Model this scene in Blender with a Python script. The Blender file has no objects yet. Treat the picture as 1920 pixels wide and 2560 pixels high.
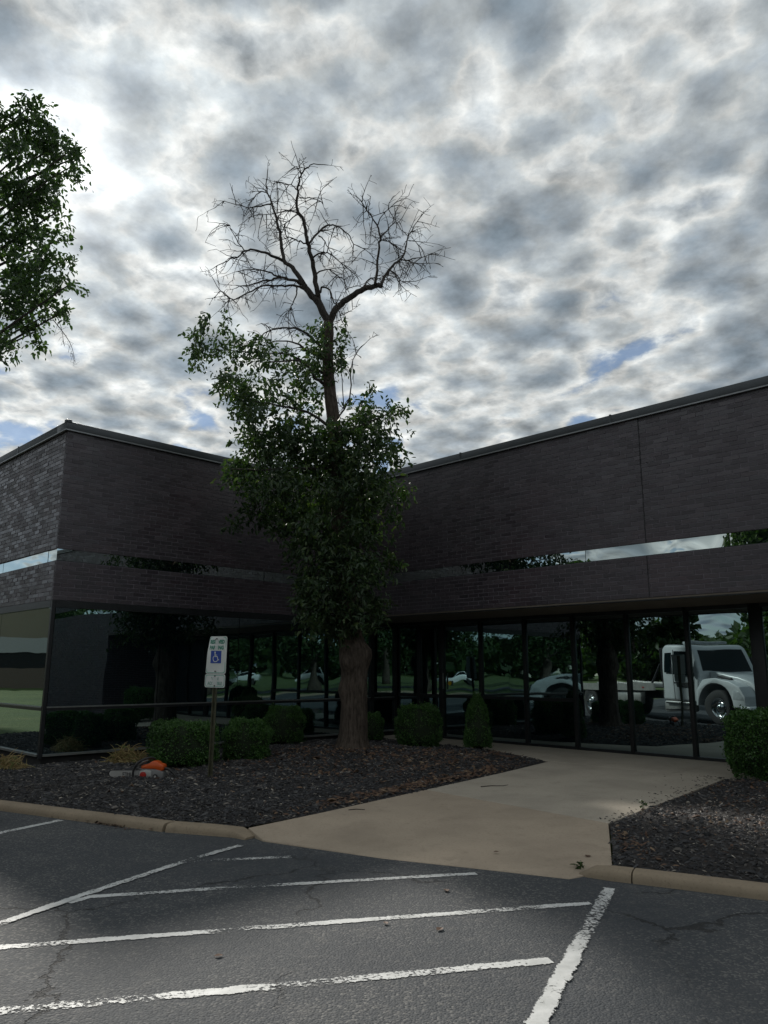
import bpy, bmesh, math, random
import numpy as np
from mathutils import Vector, Matrix, geometry
R = math.radians
random.seed(11); rng = np.random.default_rng(11)
sc = bpy.context.scene
COL = sc.collection

# ------------------------------------------------------------------ camera, sky, sun, exposure
cam_d = bpy.data.cameras.new('camera'); cam = bpy.data.objects.new('camera', cam_d); COL.objects.link(cam)
cam.location = (0, 0, 1.6)
cam.rotation_euler = (R(90 + 11.67), 0, 0)
cam.rotation_euler = (Matrix.Rotation(R(90 + 11.67), 3, 'X') @ Matrix.Rotation(R(0.2), 3, 'Z')).to_euler()
cam_d.sensor_fit = 'HORIZONTAL'; cam_d.sensor_width = 36.0; cam_d.lens = 35.94
cam_d.clip_start = 0.05; cam_d.clip_end = 3000
sc.camera = cam
SUN = Vector((-math.sin(R(26)) * math.cos(R(33.3)), math.cos(R(26)) * math.cos(R(33.3)), math.sin(R(33.3))))
sun_d = bpy.data.lights.new('sun', 'SUN'); sun = bpy.data.objects.new('sun', sun_d); COL.objects.link(sun)
sun_d.energy = 3.4; sun_d.angle = R(3.5); sun_d.color = (1.0, .95, .87)
sun.rotation_euler = (-SUN).to_track_quat('-Z', 'Y').to_euler()
sc.view_settings.view_transform = 'Standard'; sc.view_settings.look = 'None'
sc.view_settings.exposure = 0.25; sc.view_settings.gamma = 1.0
sc.view_settings.use_curve_mapping = False
sc.cycles.max_bounces = 8; sc.cycles.glossy_bounces = 6; sc.cycles.transparent_max_bounces = 12
sc.cycles.use_denoising = True

def N(nt, typ, **kw):
    n = nt.nodes.new(typ)
    for k, v in kw.items():
        if k in n.inputs: n.inputs[k].default_value = v
        else: setattr(n, k, v)
    return n
def L(nt, a, b):
    nt.links.new(a, b)
def MATH(nt, op, a, b=None, clamp=False):
    n = nt.nodes.new('ShaderNodeMath'); n.operation = op; n.use_clamp = clamp
    for i, v in enumerate((a, b)):
        if v is None: continue
        if isinstance(v, (int, float)): n.inputs[i].default_value = v
        else: nt.links.new(v, n.inputs[i])
    return n.outputs[0]
def MIX(nt, fac, a, b, blend='MIX'):
    n = nt.nodes.new('ShaderNodeMix'); n.data_type = 'RGBA'; n.blend_type = blend
    for sock, v in ((n.inputs[0], fac), (n.inputs[6], a), (n.inputs[7], b)):
        if isinstance(v, (int, float)): sock.default_value = v
        elif isinstance(v, tuple): sock.default_value = v if len(v) == 4 else (*v, 1)
        else: nt.links.new(v, sock)
    return n.outputs[2]
def RAMP(nt, fac, stops, interp='LINEAR'):
    n = nt.nodes.new('ShaderNodeValToRGB'); e = n.color_ramp.elements; n.color_ramp.interpolation = interp
    while len(e) < len(stops): e.new(.5)
    for i, (p, c) in enumerate(stops):
        e[i].position = p; c = (c, c, c) if isinstance(c, (int, float)) else c
        e[i].color = (*c, 1) if len(c) == 3 else c
    nt.links.new(fac, n.inputs[0]); return n.outputs[0]
def MAPR(nt, v, a, b, c=0., d=1., smooth=True):
    n = nt.nodes.new('ShaderNodeMapRange'); n.interpolation_type = 'SMOOTHSTEP' if smooth else 'LINEAR'
    nt.links.new(v, n.inputs[0])
    for i, x in enumerate((a, b, c, d)): n.inputs[1 + i].default_value = x
    return n.outputs[0]

def build_world():
    w = bpy.data.worlds.new('World'); sc.world = w; w.use_nodes = True
    nt = w.node_tree; nt.nodes.clear()
    out = N(nt, 'ShaderNodeOutputWorld'); bg = N(nt, 'ShaderNodeBackground'); L(nt, bg.outputs[0], out.inputs[0])
    sky = N(nt, 'ShaderNodeTexSky', sky_type='NISHITA')
    sky.sun_disc = False; sky.sun_elevation = math.asin(SUN.z); sky.sun_rotation = math.atan2(SUN.x, SUN.y)
    sky.air_density = 1.0; sky.dust_density = .15; sky.ozone_density = 1.6; sky.altitude = 800
    tc = N(nt, 'ShaderNodeTexCoord'); d = tc.outputs['Generated']
    sep = N(nt, 'ShaderNodeSeparateXYZ'); L(nt, d, sep.inputs[0])
    # altocumulus layer: directions projected onto a flat sheet overhead
    zz = MATH(nt, 'ADD', MATH(nt, 'MAXIMUM', sep.outputs[2], .0), .16)
    px = MATH(nt, 'DIVIDE', sep.outputs[0], zz); py = MATH(nt, 'DIVIDE', sep.outputs[1], zz)
    comb = N(nt, 'ShaderNodeCombineXYZ'); L(nt, px, comb.inputs[0]); L(nt, py, comb.inputs[1]); comb.inputs[2].default_value = 3.7
    rot = N(nt, 'ShaderNodeMapping'); L(nt, comb.outputs[0], rot.inputs[0]); rot.inputs['Rotation'].default_value = (0, 0, R(28)); rot.inputs['Scale'].default_value = (1.5, 1.45, 1); rot.inputs['Location'].default_value = CLOUD_OFF
    wn = N(nt, 'ShaderNodeTexNoise', Scale=5.5, Detail=6., Roughness=.62); L(nt, rot.outputs[0], wn.inputs['Vector'])
    warp = N(nt, 'ShaderNodeVectorMath', operation='MULTIPLY_ADD'); L(nt, wn.outputs['Color'], warp.inputs[0]); warp.inputs[1].default_value = (.085, .085, 0); L(nt, rot.outputs[0], warp.inputs[2])
    n1 = N(nt, 'ShaderNodeTexNoise', Scale=3.4, Detail=9.0, Roughness=.58, Lacunarity=2.0); L(nt, warp.outputs[0], n1.inputs['Vector'])
    n2 = N(nt, 'ShaderNodeTexNoise', Scale=.6, Detail=3.0, Roughness=.5); L(nt, rot.outputs[0], n2.inputs['Vector'])
    vo = N(nt, 'ShaderNodeTexVoronoi', Scale=6.4, feature='SMOOTH_F1'); vo.inputs['Smoothness'].default_value = .7; L(nt, warp.outputs[0], vo.inputs['Vector'])
    cell = MATH(nt, 'MULTIPLY', MATH(nt, 'SUBTRACT', .42, vo.outputs['Distance']), .60)
    vb = N(nt, 'ShaderNodeTexVoronoi', Scale=2.9, feature='SMOOTH_F1'); vb.inputs['Smoothness'].default_value = .8; L(nt, warp.outputs[0], vb.inputs['Vector'])
    cell = MATH(nt, 'ADD', cell, MATH(nt, 'MULTIPLY', MATH(nt, 'SUBTRACT', .42, vb.outputs['Distance']), .34))
    core = MATH(nt, 'ADD', MATH(nt, 'MULTIPLY', n1.outputs['Fac'], 1.3), MATH(nt, 'SUBTRACT', cell, .075))
    dens = MATH(nt, 'ADD', core, MATH(nt, 'MULTIPLY', MATH(nt, 'SUBTRACT', n2.outputs['Fac'], .45), .65))
    # the sheet is closed towards the sun and overhead, broken lower down
    cover = MATH(nt, 'ADD', MATH(nt, 'ADD', core, MATH(nt, 'MULTIPLY', MATH(nt, 'SUBTRACT', n2.outputs['Fac'], .5), .35)), MATH(nt, 'ADD', MATH(nt, 'MULTIPLY', MATH(nt, 'SUBTRACT', sep.outputs[2], .33), .85), .12))
    mask = MAPR(nt, cover, .33, .52, .22, 1.)
    # thin edges pass light, thick cores are grey
    tint = RAMP(nt, dens, [(.28, (.48, .53, .565)), (.40, (.60, .635, .645)), (.49, (.70, .715, .70)), (.58, (.49, .53, .545)), (.69, (.345, .385, .415)), (.82, (.245, .29, .33)), (1., (.19, .235, .275))])
    # side of each puff that faces the sun is brighter
    so = N(nt, 'ShaderNodeVectorMath', operation='ADD'); L(nt, warp.outputs[0], so.inputs[0]); so.inputs[1].default_value = (-.052, .04, 0)
    n1b = N(nt, 'ShaderNodeTexNoise', Scale=3.4, Detail=9.0, Roughness=.58, Lacunarity=2.0); L(nt, so.outputs[0], n1b.inputs['Vector'])
    lit = MATH(nt, 'ADD', MATH(nt, 'MULTIPLY', MATH(nt, 'SUBTRACT', n1.outputs['Fac'], n1b.outputs['Fac']), 2.1), 1.0)
    fine = N(nt, 'ShaderNodeTexNoise', Scale=10.0, Detail=6.0, Roughness=.58); L(nt, rot.outputs[0], fine.inputs['Vector'])
    lit = MATH(nt, 'MULTIPLY', lit, MAPR(nt, fine.outputs['Fac'], .3, .7, 1.22, .76, False))
    litc = N(nt, 'ShaderNodeCombineXYZ'); [L(nt, lit, litc.inputs[i]) for i in range(3)]
    tint = MIX(nt, 1.0, tint, litc.outputs[0], 'MULTIPLY')
    dot = N(nt, 'ShaderNodeVectorMath', operation='DOT_PRODUCT'); L(nt, d, dot.inputs[0]); dot.inputs[1].default_value = SUN
    dp = MATH(nt, 'MAXIMUM', dot.outputs['Value'], 0)
    glow = MATH(nt, 'ADD', MATH(nt, 'MULTIPLY', MATH(nt, 'POWER', dp, 5), .10), MATH(nt, 'MULTIPLY', MATH(nt, 'POWER', dp, 40), .26))
    lum = MATH(nt, 'ADD', glow, .97)
    lumc = N(nt, 'ShaderNodeCombineXYZ'); [L(nt, lum, lumc.inputs[i]) for i in range(3)]
    cl = MIX(nt, 1.0, tint, lumc.outputs[0], 'MULTIPLY')
    # forward glare of the veiled sun
    ga = MATH(nt, 'MULTIPLY', MATH(nt, 'POWER', dp, 300), .45)
    gac = N(nt, 'ShaderNodeCombineXYZ'); [L(nt, ga, gac.inputs[i]) for i in range(3)]
    cl = MIX(nt, 1.0, cl, gac.outputs[0], 'ADD')
    cl10 = MIX(nt, 1.0, cl, (12.2, 12.2, 12.2), 'MULTIPLY')      # cloud radiance in the same units as the sky texture
    col = MIX(nt, mask, sky.outputs[0], cl10)
    L(nt, col, bg.inputs[0]); bg.inputs[1].default_value = SKY_STRENGTH
CLOUD_OFF = (7.3, -2.2, 0); SKY_STRENGTH = .07
build_world()

# ------------------------------------------------------------------ helpers
def tag(o, label=None, cat=None, group=None, kind=None):
    for k, v in (('label', label), ('category', cat), ('group', group), ('kind', kind)):
        if v: o[k] = v
    return o
def empty(name, loc=(0, 0, 0), rz=0):
    o = bpy.data.objects.new(name, None); COL.objects.link(o); o.location = loc; o.rotation_euler = (0, 0, rz); o.empty_display_size = .2
    return o
def link(name, me, mat, parent=None, loc=None, rot=None, smooth=False):
    o = bpy.data.objects.new(name, me); COL.objects.link(o)
    if mat and not me.materials: me.materials.append(mat)
    if parent: o.parent = parent
    if loc is not None: o.location = loc
    if rot is not None: o.rotation_euler = rot
    if smooth: me.polygons.foreach_set('use_smooth', [True] * len(me.polygons))
    return o
class MB:
    def __init__(s): s.v = []; s.f = []
    def add(s, v, f):
        n = len(s.v); s.v += [tuple(p) for p in v]; s.f += [tuple(i + n for i in q) for q in f]; return s
    def box(s, x0, x1, y0, y1, z0, z1):
        return s.add([(x0,y0,z0),(x1,y0,z0),(x1,y1,z0),(x0,y1,z0),(x0,y0,z1),(x1,y0,z1),(x1,y1,z1),(x0,y1,z1)],
                     [(0,3,2,1),(4,5,6,7),(0,1,5,4),(1,2,6,5),(2,3,7,6),(3,0,4,7)])
    def tube(s, pts, rad, n=6, cap=True):
        pts = [Vector(p) for p in pts]
        if isinstance(rad, (int, float)): rad = [rad] * len(pts)
        b = len(s.v); up = Vector((0, 0, 1)); prev = None
        for i, p in enumerate(pts):
            t = (pts[min(i + 1, len(pts) - 1)] - pts[max(i - 1, 0)])
            t = t.normalized() if t.length > 1e-9 else up
            if prev is None:
                a = t.cross(up if abs(t.z) < .9 else Vector((1, 0, 0))).normalized()
            else:
                a = (prev - t * prev.dot(t)).normalized()
            prev = a; c = t.cross(a)
            for k in range(n):
                an = 2 * math.pi * k / n
                s.v.append(tuple(p + (a * math.cos(an) + c * math.sin(an)) * rad[i]))
        for i in range(len(pts) - 1):
            for k in range(n):
                k2 = (k + 1) % n
                s.f.append((b + i*n + k, b + i*n + k2, b + (i+1)*n + k2, b + (i+1)*n + k))
        if cap:
            s.f.append(tuple(b + k for k in range(n))[::-1]); s.f.append(tuple(b + (len(pts)-1)*n + k for k in range(n)))
        return s
    def prism(s, prof, y0, y1):          # profile in x,z extruded along y
        n = len(prof)
        v = [(x, y0, z) for x, z in prof] + [(x, y1, z) for x, z in prof]
        f = [tuple(range(n)), tuple(range(2*n - 1, n - 1, -1))] + [(i, (i+1) % n + 0, (i+1) % n + n, i + n)[::-1] for i in range(n)]
        return s.add(v, f)
    def mesh(s, name):
        me = bpy.data.meshes.new(name); me.from_pydata(s.v, [], s.f); me.update(); return me
    def build(s, name, mat, parent=None, loc=None, rot=None, smooth=False, bevel=0, seg=2, kind=None):
        me = s.mesh(name)
        bm = bmesh.new(); bm.from_mesh(me)
        bmesh.ops.recalc_face_normals(bm, faces=bm.faces)
        if bevel: bmesh.ops.bevel(bm, geom=[e for e in bm.edges if e.calc_face_angle(0) > .5], offset=bevel, segments=seg, profile=.5, affect='EDGES', clamp_overlap=True)
        bm.to_mesh(me); bm.free()
        o = link(name, me, mat, parent, loc, rot)
        if smooth: me.polygons.foreach_set('use_smooth', [True] * len(me.polygons))
        elif bevel: 
            me.polygons.foreach_set('use_smooth', [True] * len(me.polygons)); me.set_sharp_from_angle(angle=R(35))
        if kind: o['kind'] = kind
        return o
def np_mesh(name, V, F):                  # V (n,3), F (m,k) all of one size
    me = bpy.data.meshes.new(name); V = np.asarray(V, np.float32); F = np.asarray(F, np.int32)
    me.vertices.add(len(V)); me.vertices.foreach_set('co', V.ravel())
    k = F.shape[1]; me.loops.add(F.size); me.loops.foreach_set('vertex_index', F.ravel())
    me.polygons.add(len(F)); me.polygons.foreach_set('loop_start', np.arange(0, F.size, k, dtype=np.int32))
    try: me.polygons.foreach_set('loop_total', np.full(len(F), k, np.int32))
    except Exception: pass
    me.update(calc_edges=True); me.validate(); me.shade_flat(); return me
def smooth_line(pts, m=4):
    P = [Vector(p) for p in pts]; o = []
    for i in range(len(P) - 1):
        p0, p1, p2, p3 = P[max(i-1, 0)], P[i], P[i+1], P[min(i+2, len(P)-1)]
        for j in range(m):
            t = j / m
            o.append(.5 * ((2*p1) + (p2-p0)*t + (2*p0-5*p1+4*p2-p3)*t*t + (3*p1-p0-3*p2+p3)*t**3))
    o.append(P[-1]); return o
def leaf_mesh(name, C, D, U, size, asp=.42, fold=.25, tri=4):
    """C centres, D tip directions, U rough normals, all (n,3); one small folded leaf each"""
    D = D / np.linalg.norm(D, axis=1, keepdims=True)
    S = np.cross(D, U); S /= np.linalg.norm(S, axis=1, keepdims=True) + 1e-9
    U2 = np.cross(S, D); z = size[:, None]
    b = C - D * z * .5; t = C + D * z * .5; n = len(C)
    if tri == 2:
        l = C + S * z * asp + U2 * z * fold * .4; r = C - S * z * asp + U2 * z * fold * .4
        V = np.stack([b, r, t, l], 1).reshape(-1, 3); i = np.arange(n)[:, None] * 4
        return np_mesh(name, V, np.concatenate([i + [0, 1, 2], i + [0, 2, 3]], 1).reshape(-1, 3))
    w = asp * .55
    def side(sg):
        return (C - D*z*.2 + sg*S*z*w + U2*z*fold*.3, C + D*z*.18 + sg*S*z*w*.85 + U2*z*fold*.25)
    l1, l2 = side(1); r1, r2 = side(-1); t = t - U2 * z * .08
    V = np.stack([b, r1, r2, t, l2, l1], 1).reshape(-1, 3); i = np.arange(n)[:, None] * 6
    return np_mesh(name, V, np.concatenate([i + [0, 1, 2, 3], i + [0, 3, 4, 5]], 1).reshape(-1, 4))
def rdirs(n):
    v = rng.normal(size=(n, 3)); return v / np.linalg.norm(v, axis=1, keepdims=True)

# ------------------------------------------------------------------ materials
def M(name):
    m = bpy.data.materials.new(name); m.use_nodes = True; nt = m.node_tree
    return m, nt, nt.nodes['Principled BSDF'], nt.nodes['Material Output']
def plain(name, col, rough=.6, metal=0., var=.15, scale=8., bump=0., spec=.5):
    m, nt, b, o = M(name)
    tc = N(nt, 'ShaderNodeTexCoord'); n = N(nt, 'ShaderNodeTexNoise', Scale=scale, Detail=5.0); L(nt, tc.outputs['Object'], n.inputs['Vector'])
    c = RAMP(nt, n.outputs['Fac'], [(.3, tuple(v * (1 - var) for v in col)), (.7, tuple(min(1, v * (1 + var)) for v in col))])
    L(nt, c, b.inputs['Base Color']); b.inputs['Roughness'].default_value = rough; b.inputs['Metallic'].default_value = metal; b.inputs['Specular IOR Level'].default_value = spec
    if bump:
        bp = N(nt, 'ShaderNodeBump', Strength=1.0, Distance=bump); L(nt, n.outputs['Fac'], bp.inputs['Height']); L(nt, bp.outputs[0], b.inputs['Normal'])
    return m
def brick_mat(name, island):
    m, nt, b, o = M(name)
    if island: rnd = N(nt, 'ShaderNodeNewGeometry').outputs['Random Per Island']
    else: rnd = N(nt, 'ShaderNodeObjectInfo').outputs['Random']
    tc = N(nt, 'ShaderNodeTexCoord'); g = N(nt, 'ShaderNodeNewGeometry')
    big = N(nt, 'ShaderNodeTexNoise', Scale=.5, Detail=3.0); L(nt, g.outputs['Position'], big.inputs['Vector'])
    fine = N(nt, 'ShaderNodeTexNoise', Scale=60., Detail=4.0); L(nt, g.outputs['Position'], fine.inputs['Vector'])
    c = RAMP(nt, rnd, [(0., (.031, .024, .031)), (.4, (.037, .028, .036)), (.75, (.043, .032, .041)), (.92, (.050, .036, .044)), (1., (.058, .046, .056))])
    c = MIX(nt, MAPR(nt, big.outputs['Fac'], .5, .7, 0, .5), c, (.074, .044, .055))
    c = MIX(nt, MAPR(nt, fine.outputs['Fac'], .45, .75, 0, .35), c, (.032, .027, .032))
    sm = N(nt, 'ShaderNodeMapping'); L(nt, g.outputs['Position'], sm.inputs[0]); sm.inputs['Scale'].default_value = (1, 1, .12)
    sn = N(nt, 'ShaderNodeTexNoise', Scale=2.6, Detail=6.0, Roughness=.6); L(nt, sm.outputs[0], sn.inputs['Vector'])
    c = MIX(nt, MAPR(nt, sn.outputs['Fac'], .48, .72, 0, .45), c, (.034, .031, .036)); c = MIX(nt, MAPR(nt, sn.outputs['Fac'], .30, .42, .35, 0), c, (.060, .049, .059))
    L(nt, c, b.inputs['Base Color'])
    wn = N(nt, 'ShaderNodeTexWhiteNoise', noise_dimensions='1D'); L(nt, rnd, wn.inputs['W'])
    L(nt, MAPR(nt, wn.outputs['Value'], 0, 1, .30, .60, False), b.inputs['Roughness']); b.inputs['Specular IOR Level'].default_value = .75
    bp = N(nt, 'ShaderNodeBump', Strength=.5, Distance=.004); L(nt, fine.outputs['Fac'], bp.inputs['Height']); L(nt, bp.outputs[0], b.inputs['Normal'])
    return m
def glass_mat(name, col, wave, wscale, flare_haze=.0):
    m, nt, b, o = M(name)
    tc = N(nt, 'ShaderNodeTexCoord'); g = N(nt, 'ShaderNodeNewGeometry'); oi = N(nt, 'ShaderNodeObjectInfo')
    off = N(nt, 'ShaderNodeVectorMath', operation='SCALE'); L(nt, oi.outputs['Location'], off.inputs[0]); off.inputs['Scale'].default_value = 3.1
    ad = N(nt, 'ShaderNodeVectorMath', operation='ADD'); L(nt, g.outputs['Position'], ad.inputs[0]); L(nt, off.outputs[0], ad.inputs[1])
    n = N(nt, 'ShaderNodeTexNoise', Scale=wscale, Detail=1.0); L(nt, ad.outputs[0], n.inputs['Vector'])
    bp = N(nt, 'ShaderNodeBump', Strength=1.0, Distance=wave); L(nt, n.outputs['Fac'], bp.inputs['Height']); L(nt, bp.outputs[0], b.inputs['Normal'])
    sm = N(nt, 'ShaderNodeTexNoise', Scale=3.0, Detail=6.0); L(nt, g.outputs['Position'], sm.inputs['Vector'])
    L(nt, MAPR(nt, sm.outputs['Fac'], .45, .8, .004, .03), b.inputs['Roughness'])
    b.inputs['Base Color'].default_value = (*col, 1); b.inputs['Metallic'].default_value = 1.0
    df = N(nt, 'ShaderNodeBsdfDiffuse'); df.inputs[0].default_value = (.02, .075, .11, 1); mx = N(nt, 'ShaderNodeMixShader'); mx.inputs[0].default_value = flare_haze  # thin teal diffuse share paints a flare haze into the dark glass
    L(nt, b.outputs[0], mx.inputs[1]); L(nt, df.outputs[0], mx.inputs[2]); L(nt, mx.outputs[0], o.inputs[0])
    return m
def leaf_mat(name, cols, trans=.35, rough=.45):
    m, nt, b, o = M(name)
    g = N(nt, 'ShaderNodeNewGeometry'); c = RAMP(nt, g.outputs['Random Per Island'], [(i / (len(cols) - 1), x) for i, x in enumerate(cols)])
    big = N(nt, 'ShaderNodeTexNoise', Scale=1.3, Detail=2.0); L(nt, g.outputs['Position'], big.inputs['Vector'])
    c = MIX(nt, MAPR(nt, big.outputs['Fac'], .4, .7, 0, .45), c, tuple(v * .65 for v in cols[0]))
    L(nt, c, b.inputs['Base Color']); b.inputs['Roughness'].default_value = rough
    tr = N(nt, 'ShaderNodeBsdfTranslucent'); L(nt, MIX(nt, 1., c, (1.5, 1.7, .7), 'MULTIPLY'), tr.inputs[0])
    mx = N(nt, 'ShaderNodeMixShader'); mx.inputs[0].default_value = trans; L(nt, b.outputs[0], mx.inputs[1]); L(nt, tr.outputs[0], mx.inputs[2]); L(nt, mx.outputs[0], o.inputs[0])
    return m
def chip_mat(name, cols, rough=.7):
    m, nt, b, o = M(name)
    g = N(nt, 'ShaderNodeNewGeometry'); c = RAMP(nt, g.outputs['Random Per Island'], [(p, x) for p, x in cols])
    L(nt, c, b.inputs['Base Color']); b.inputs['Roughness'].default_value = rough; return m
def asphalt_mat():
    m, nt, b, o = M('asphalt')
    g = N(nt, 'ShaderNodeNewGeometry'); P = g.outputs['Position']
    big = N(nt, 'ShaderNodeTexNoise', Scale=.45, Detail=5.0, Roughness=.6); L(nt, P, big.inputs['Vector'])
    mid = N(nt, 'ShaderNodeTexNoise', Scale=6., Detail=6.0, Roughness=.65); L(nt, P, mid.inputs['Vector'])
    agg = N(nt, 'ShaderNodeTexVoronoi', Scale=75.); L(nt, P, agg.inputs['Vector'])
    agr = N(nt, 'ShaderNodeSeparateColor'); L(nt, agg.outputs['Color'], agr.inputs[0])
    c = RAMP(nt, big.outputs['Fac'], [(.3, (.040, .046, .053)), (.55, (.052, .057, .063)), (.75, (.078, .081, .083))])
    c = MIX(nt, MAPR(nt, mid.outputs['Fac'], .5, .75, 0, .45), c, (.105, .103, .10))
    st = MATH(nt, 'MULTIPLY', MAPR(nt, agr.outputs[0], .72, .92, 0, .75), MAPR(nt, big.outputs['Fac'], .35, .65, .15, 1))
    c = MIX(nt, st, c, (.19, .185, .175))
    # cracks
    wv = N(nt, 'ShaderNodeTexNoise', Scale=2.2, Detail=6.0, Roughness=.65); L(nt, P, wv.inputs['Vector'])
    wa = N(nt, 'ShaderNodeVectorMath', operation='MULTIPLY_ADD'); L(nt, wv.outputs['Color'], wa.inputs[0]); wa.inputs[1].default_value = (.7, .7, 0); L(nt, P, wa.inputs[2])
    ck = N(nt, 'ShaderNodeTexVoronoi', Scale=.42, feature='DISTANCE_TO_EDGE'); L(nt, wa.outputs[0], ck.inputs['Vector'])
    cm = N(nt, 'ShaderNodeTexNoise', Scale=.6, Detail=2.0); L(nt, P, cm.inputs['Vector'])
    crack = MATH(nt, 'MULTIPLY', MAPR(nt, ck.outputs['Distance'], .002, .006, 1, 0), MAPR(nt, cm.outputs['Fac'], .45, .55, 0, 1))
    c = MIX(nt, MATH(nt, 'MULTIPLY', crack, .8), c, (.02, .02, .02))
    L(nt, c, b.inputs['Base Color']); b.inputs['Roughness'].default_value = .82; b.inputs['Specular IOR Level'].default_value = .35
    h = MATH(nt, 'ADD', MATH(nt, 'MULTIPLY', agg.outputs['Distance'], -.6), MATH(nt, 'MULTIPLY', mid.outputs['Fac'], .7))
    h = MATH(nt, 'SUBTRACT', h, MATH(nt, 'MULTIPLY', crack, 2.0))
    bp = N(nt, 'ShaderNodeBump', Strength=.8, Distance=.012); L(nt, h, bp.inputs['Height']); L(nt, bp.outputs[0], b.inputs['Normal'])
    return m
def paint_mat():
    m, nt, b, o = M('road_paint')
    uv = N(nt, 'ShaderNodeUVMap'); sx = N(nt, 'ShaderNodeSeparateXYZ'); L(nt, uv.outputs[0], sx.inputs[0])
    g = N(nt, 'ShaderNodeNewGeometry'); P = g.outputs['Position']
    n1 = N(nt, 'ShaderNodeTexNoise', Scale=38., Detail=8.0, Roughness=.78); L(nt, P, n1.inputs['Vector'])
    n2 = N(nt, 'ShaderNodeTexNoise', Scale=1.6, Detail=3.0); L(nt, P, n2.inputs['Vector'])
    n3 = N(nt, 'ShaderNodeTexNoise', Scale=9., Detail=3.0); L(nt, P, n3.inputs['Vector'])
    edge = MATH(nt, 'ABSOLUTE', MATH(nt, 'SUBTRACT', sx.outputs[1], .5))
    n4 = N(nt, 'ShaderNodeTexNoise', Scale=60., Detail=5.0, Roughness=.7); L(nt, P, n4.inputs['Vector'])
    e = MATH(nt, 'ADD', edge, MATH(nt, 'MULTIPLY', MATH(nt, 'SUBTRACT', MATH(nt, 'ADD', n3.outputs['Fac'], n4.outputs['Fac']), 1.0), .5))
    ed = MAPR(nt, e, .34, .5, 0, .32)
    v = MATH(nt, 'SUBTRACT', MATH(nt, 'ADD', n1.outputs['Fac'], MATH(nt, 'MULTIPLY', MATH(nt, 'SUBTRACT', .56, n2.outputs['Fac']), .75)), ed)
    alpha = MAPR(nt, v, .485, .535)
    cc = RAMP(nt, n3.outputs['Fac'], [(.3, (.44, .45, .44)), (.7, (.64, .645, .635))])
    L(nt, cc, b.inputs['Base Color']); b.inputs['Roughness'].default_value = .6
    bp = N(nt, 'ShaderNodeBump', Strength=.5, Distance=.004); L(nt, n1.outputs['Fac'], bp.inputs['Height']); L(nt, bp.outputs[0], b.inputs['Normal'])
    tr = N(nt, 'ShaderNodeBsdfTransparent'); mx = N(nt, 'ShaderNodeMixShader'); L(nt, alpha, mx.inputs[0]); L(nt, tr.outputs[0], mx.inputs[1]); L(nt, b.outputs[0], mx.inputs[2]); L(nt, mx.outputs[0], o.inputs[0])
    return m
def concrete_mat(name, col):
    m, nt, b, o = M(name)
    g = N(nt, 'ShaderNodeNewGeometry'); P = g.outputs['Position']
    n1 = N(nt, 'ShaderNodeTexNoise', Scale=1.1, Detail=7.0, Roughness=.62); L(nt, P, n1.inputs['Vector'])
    n2 = N(nt, 'ShaderNodeTexNoise', Scale=45., Detail=6.0, Roughness=.6); L(nt, P, n2.inputs['Vector'])
    n3 = N(nt, 'ShaderNodeTexNoise', Scale=4.5, Detail=5.0, Roughness=.7); L(nt, P, n3.inputs['Vector'])
    c = RAMP(nt, n1.outputs['Fac'], [(.3, tuple(v * .80 for v in col)), (.52, col), (.72, tuple(v * 1.12 for v in col))])
    c = MIX(nt, MAPR(nt, n2.outputs['Fac'], .50, .72, 0, .45), c, tuple(v * .55 for v in col))
    c = MIX(nt, MAPR(nt, n3.outputs['Fac'], .55, .72, 0, .45), c, tuple(v * .62 for v in col))
    L(nt, c, b.inputs['Base Color']); b.inputs['Roughness'].default_value = .85; b.inputs['Specular IOR Level'].default_value = .3
    bp = N(nt, 'ShaderNodeBump', Strength=.6, Distance=.004); L(nt, n2.outputs['Fac'], bp.inputs['Height']); L(nt, bp.outputs[0], b.inputs['Normal'])
    return m
def bark_mat(name, c0, c1):
    m, nt, b, o = M(name)
    g = N(nt, 'ShaderNodeNewGeometry'); mp = N(nt, 'ShaderNodeMapping'); L(nt, g.outputs['Position'], mp.inputs[0]); mp.inputs['Scale'].default_value = (1, 1, .22)
    n = N(nt, 'ShaderNodeTexNoise', Scale=24., Detail=7.0, Roughness=.65); L(nt, mp.outputs[0], n.inputs['Vector'])
    L(nt, RAMP(nt, n.outputs['Fac'], [(.35, c0), (.65, c1)]), b.inputs['Base Color']); b.inputs['Roughness'].default_value = .9; b.inputs['Specular IOR Level'].default_value = .2
    bp = N(nt, 'ShaderNodeBump', Strength=1., Distance=.03); L(nt, n.outputs['Fac'], bp.inputs['Height']); L(nt, bp.outputs[0], b.inputs['Normal'])
    return m
def grass_mat():
    m, nt, b, o = M('lawn')
    g = N(nt, 'ShaderNodeNewGeometry'); n = N(nt, 'ShaderNodeTexNoise', Scale=.35, Detail=8.0, Roughness=.7); L(nt, g.outputs['Position'], n.inputs['Vector'])
    n2 = N(nt, 'ShaderNodeTexNoise', Scale=14., Detail=4.0); L(nt, g.outputs['Position'], n2.inputs['Vector'])
    c = RAMP(nt, n.outputs['Fac'], [(.3, (.055, .085, .018)), (.55, (.085, .125, .026)), (.75, (.14, .15, .045))])
    c = MIX(nt, MAPR(nt, n2.outputs['Fac'], .45, .7, 0, .5), c, (.04, .062, .015))
    L(nt, c, b.inputs['Base Color']); b.inputs['Roughness'].default_value = .9
    bp = N(nt, 'ShaderNodeBump', Strength=1., Distance=.06); L(nt, n2.outputs['Fac'], bp.inputs['Height']); L(nt, bp.outputs[0], b.inputs['Normal'])
    return m
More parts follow.
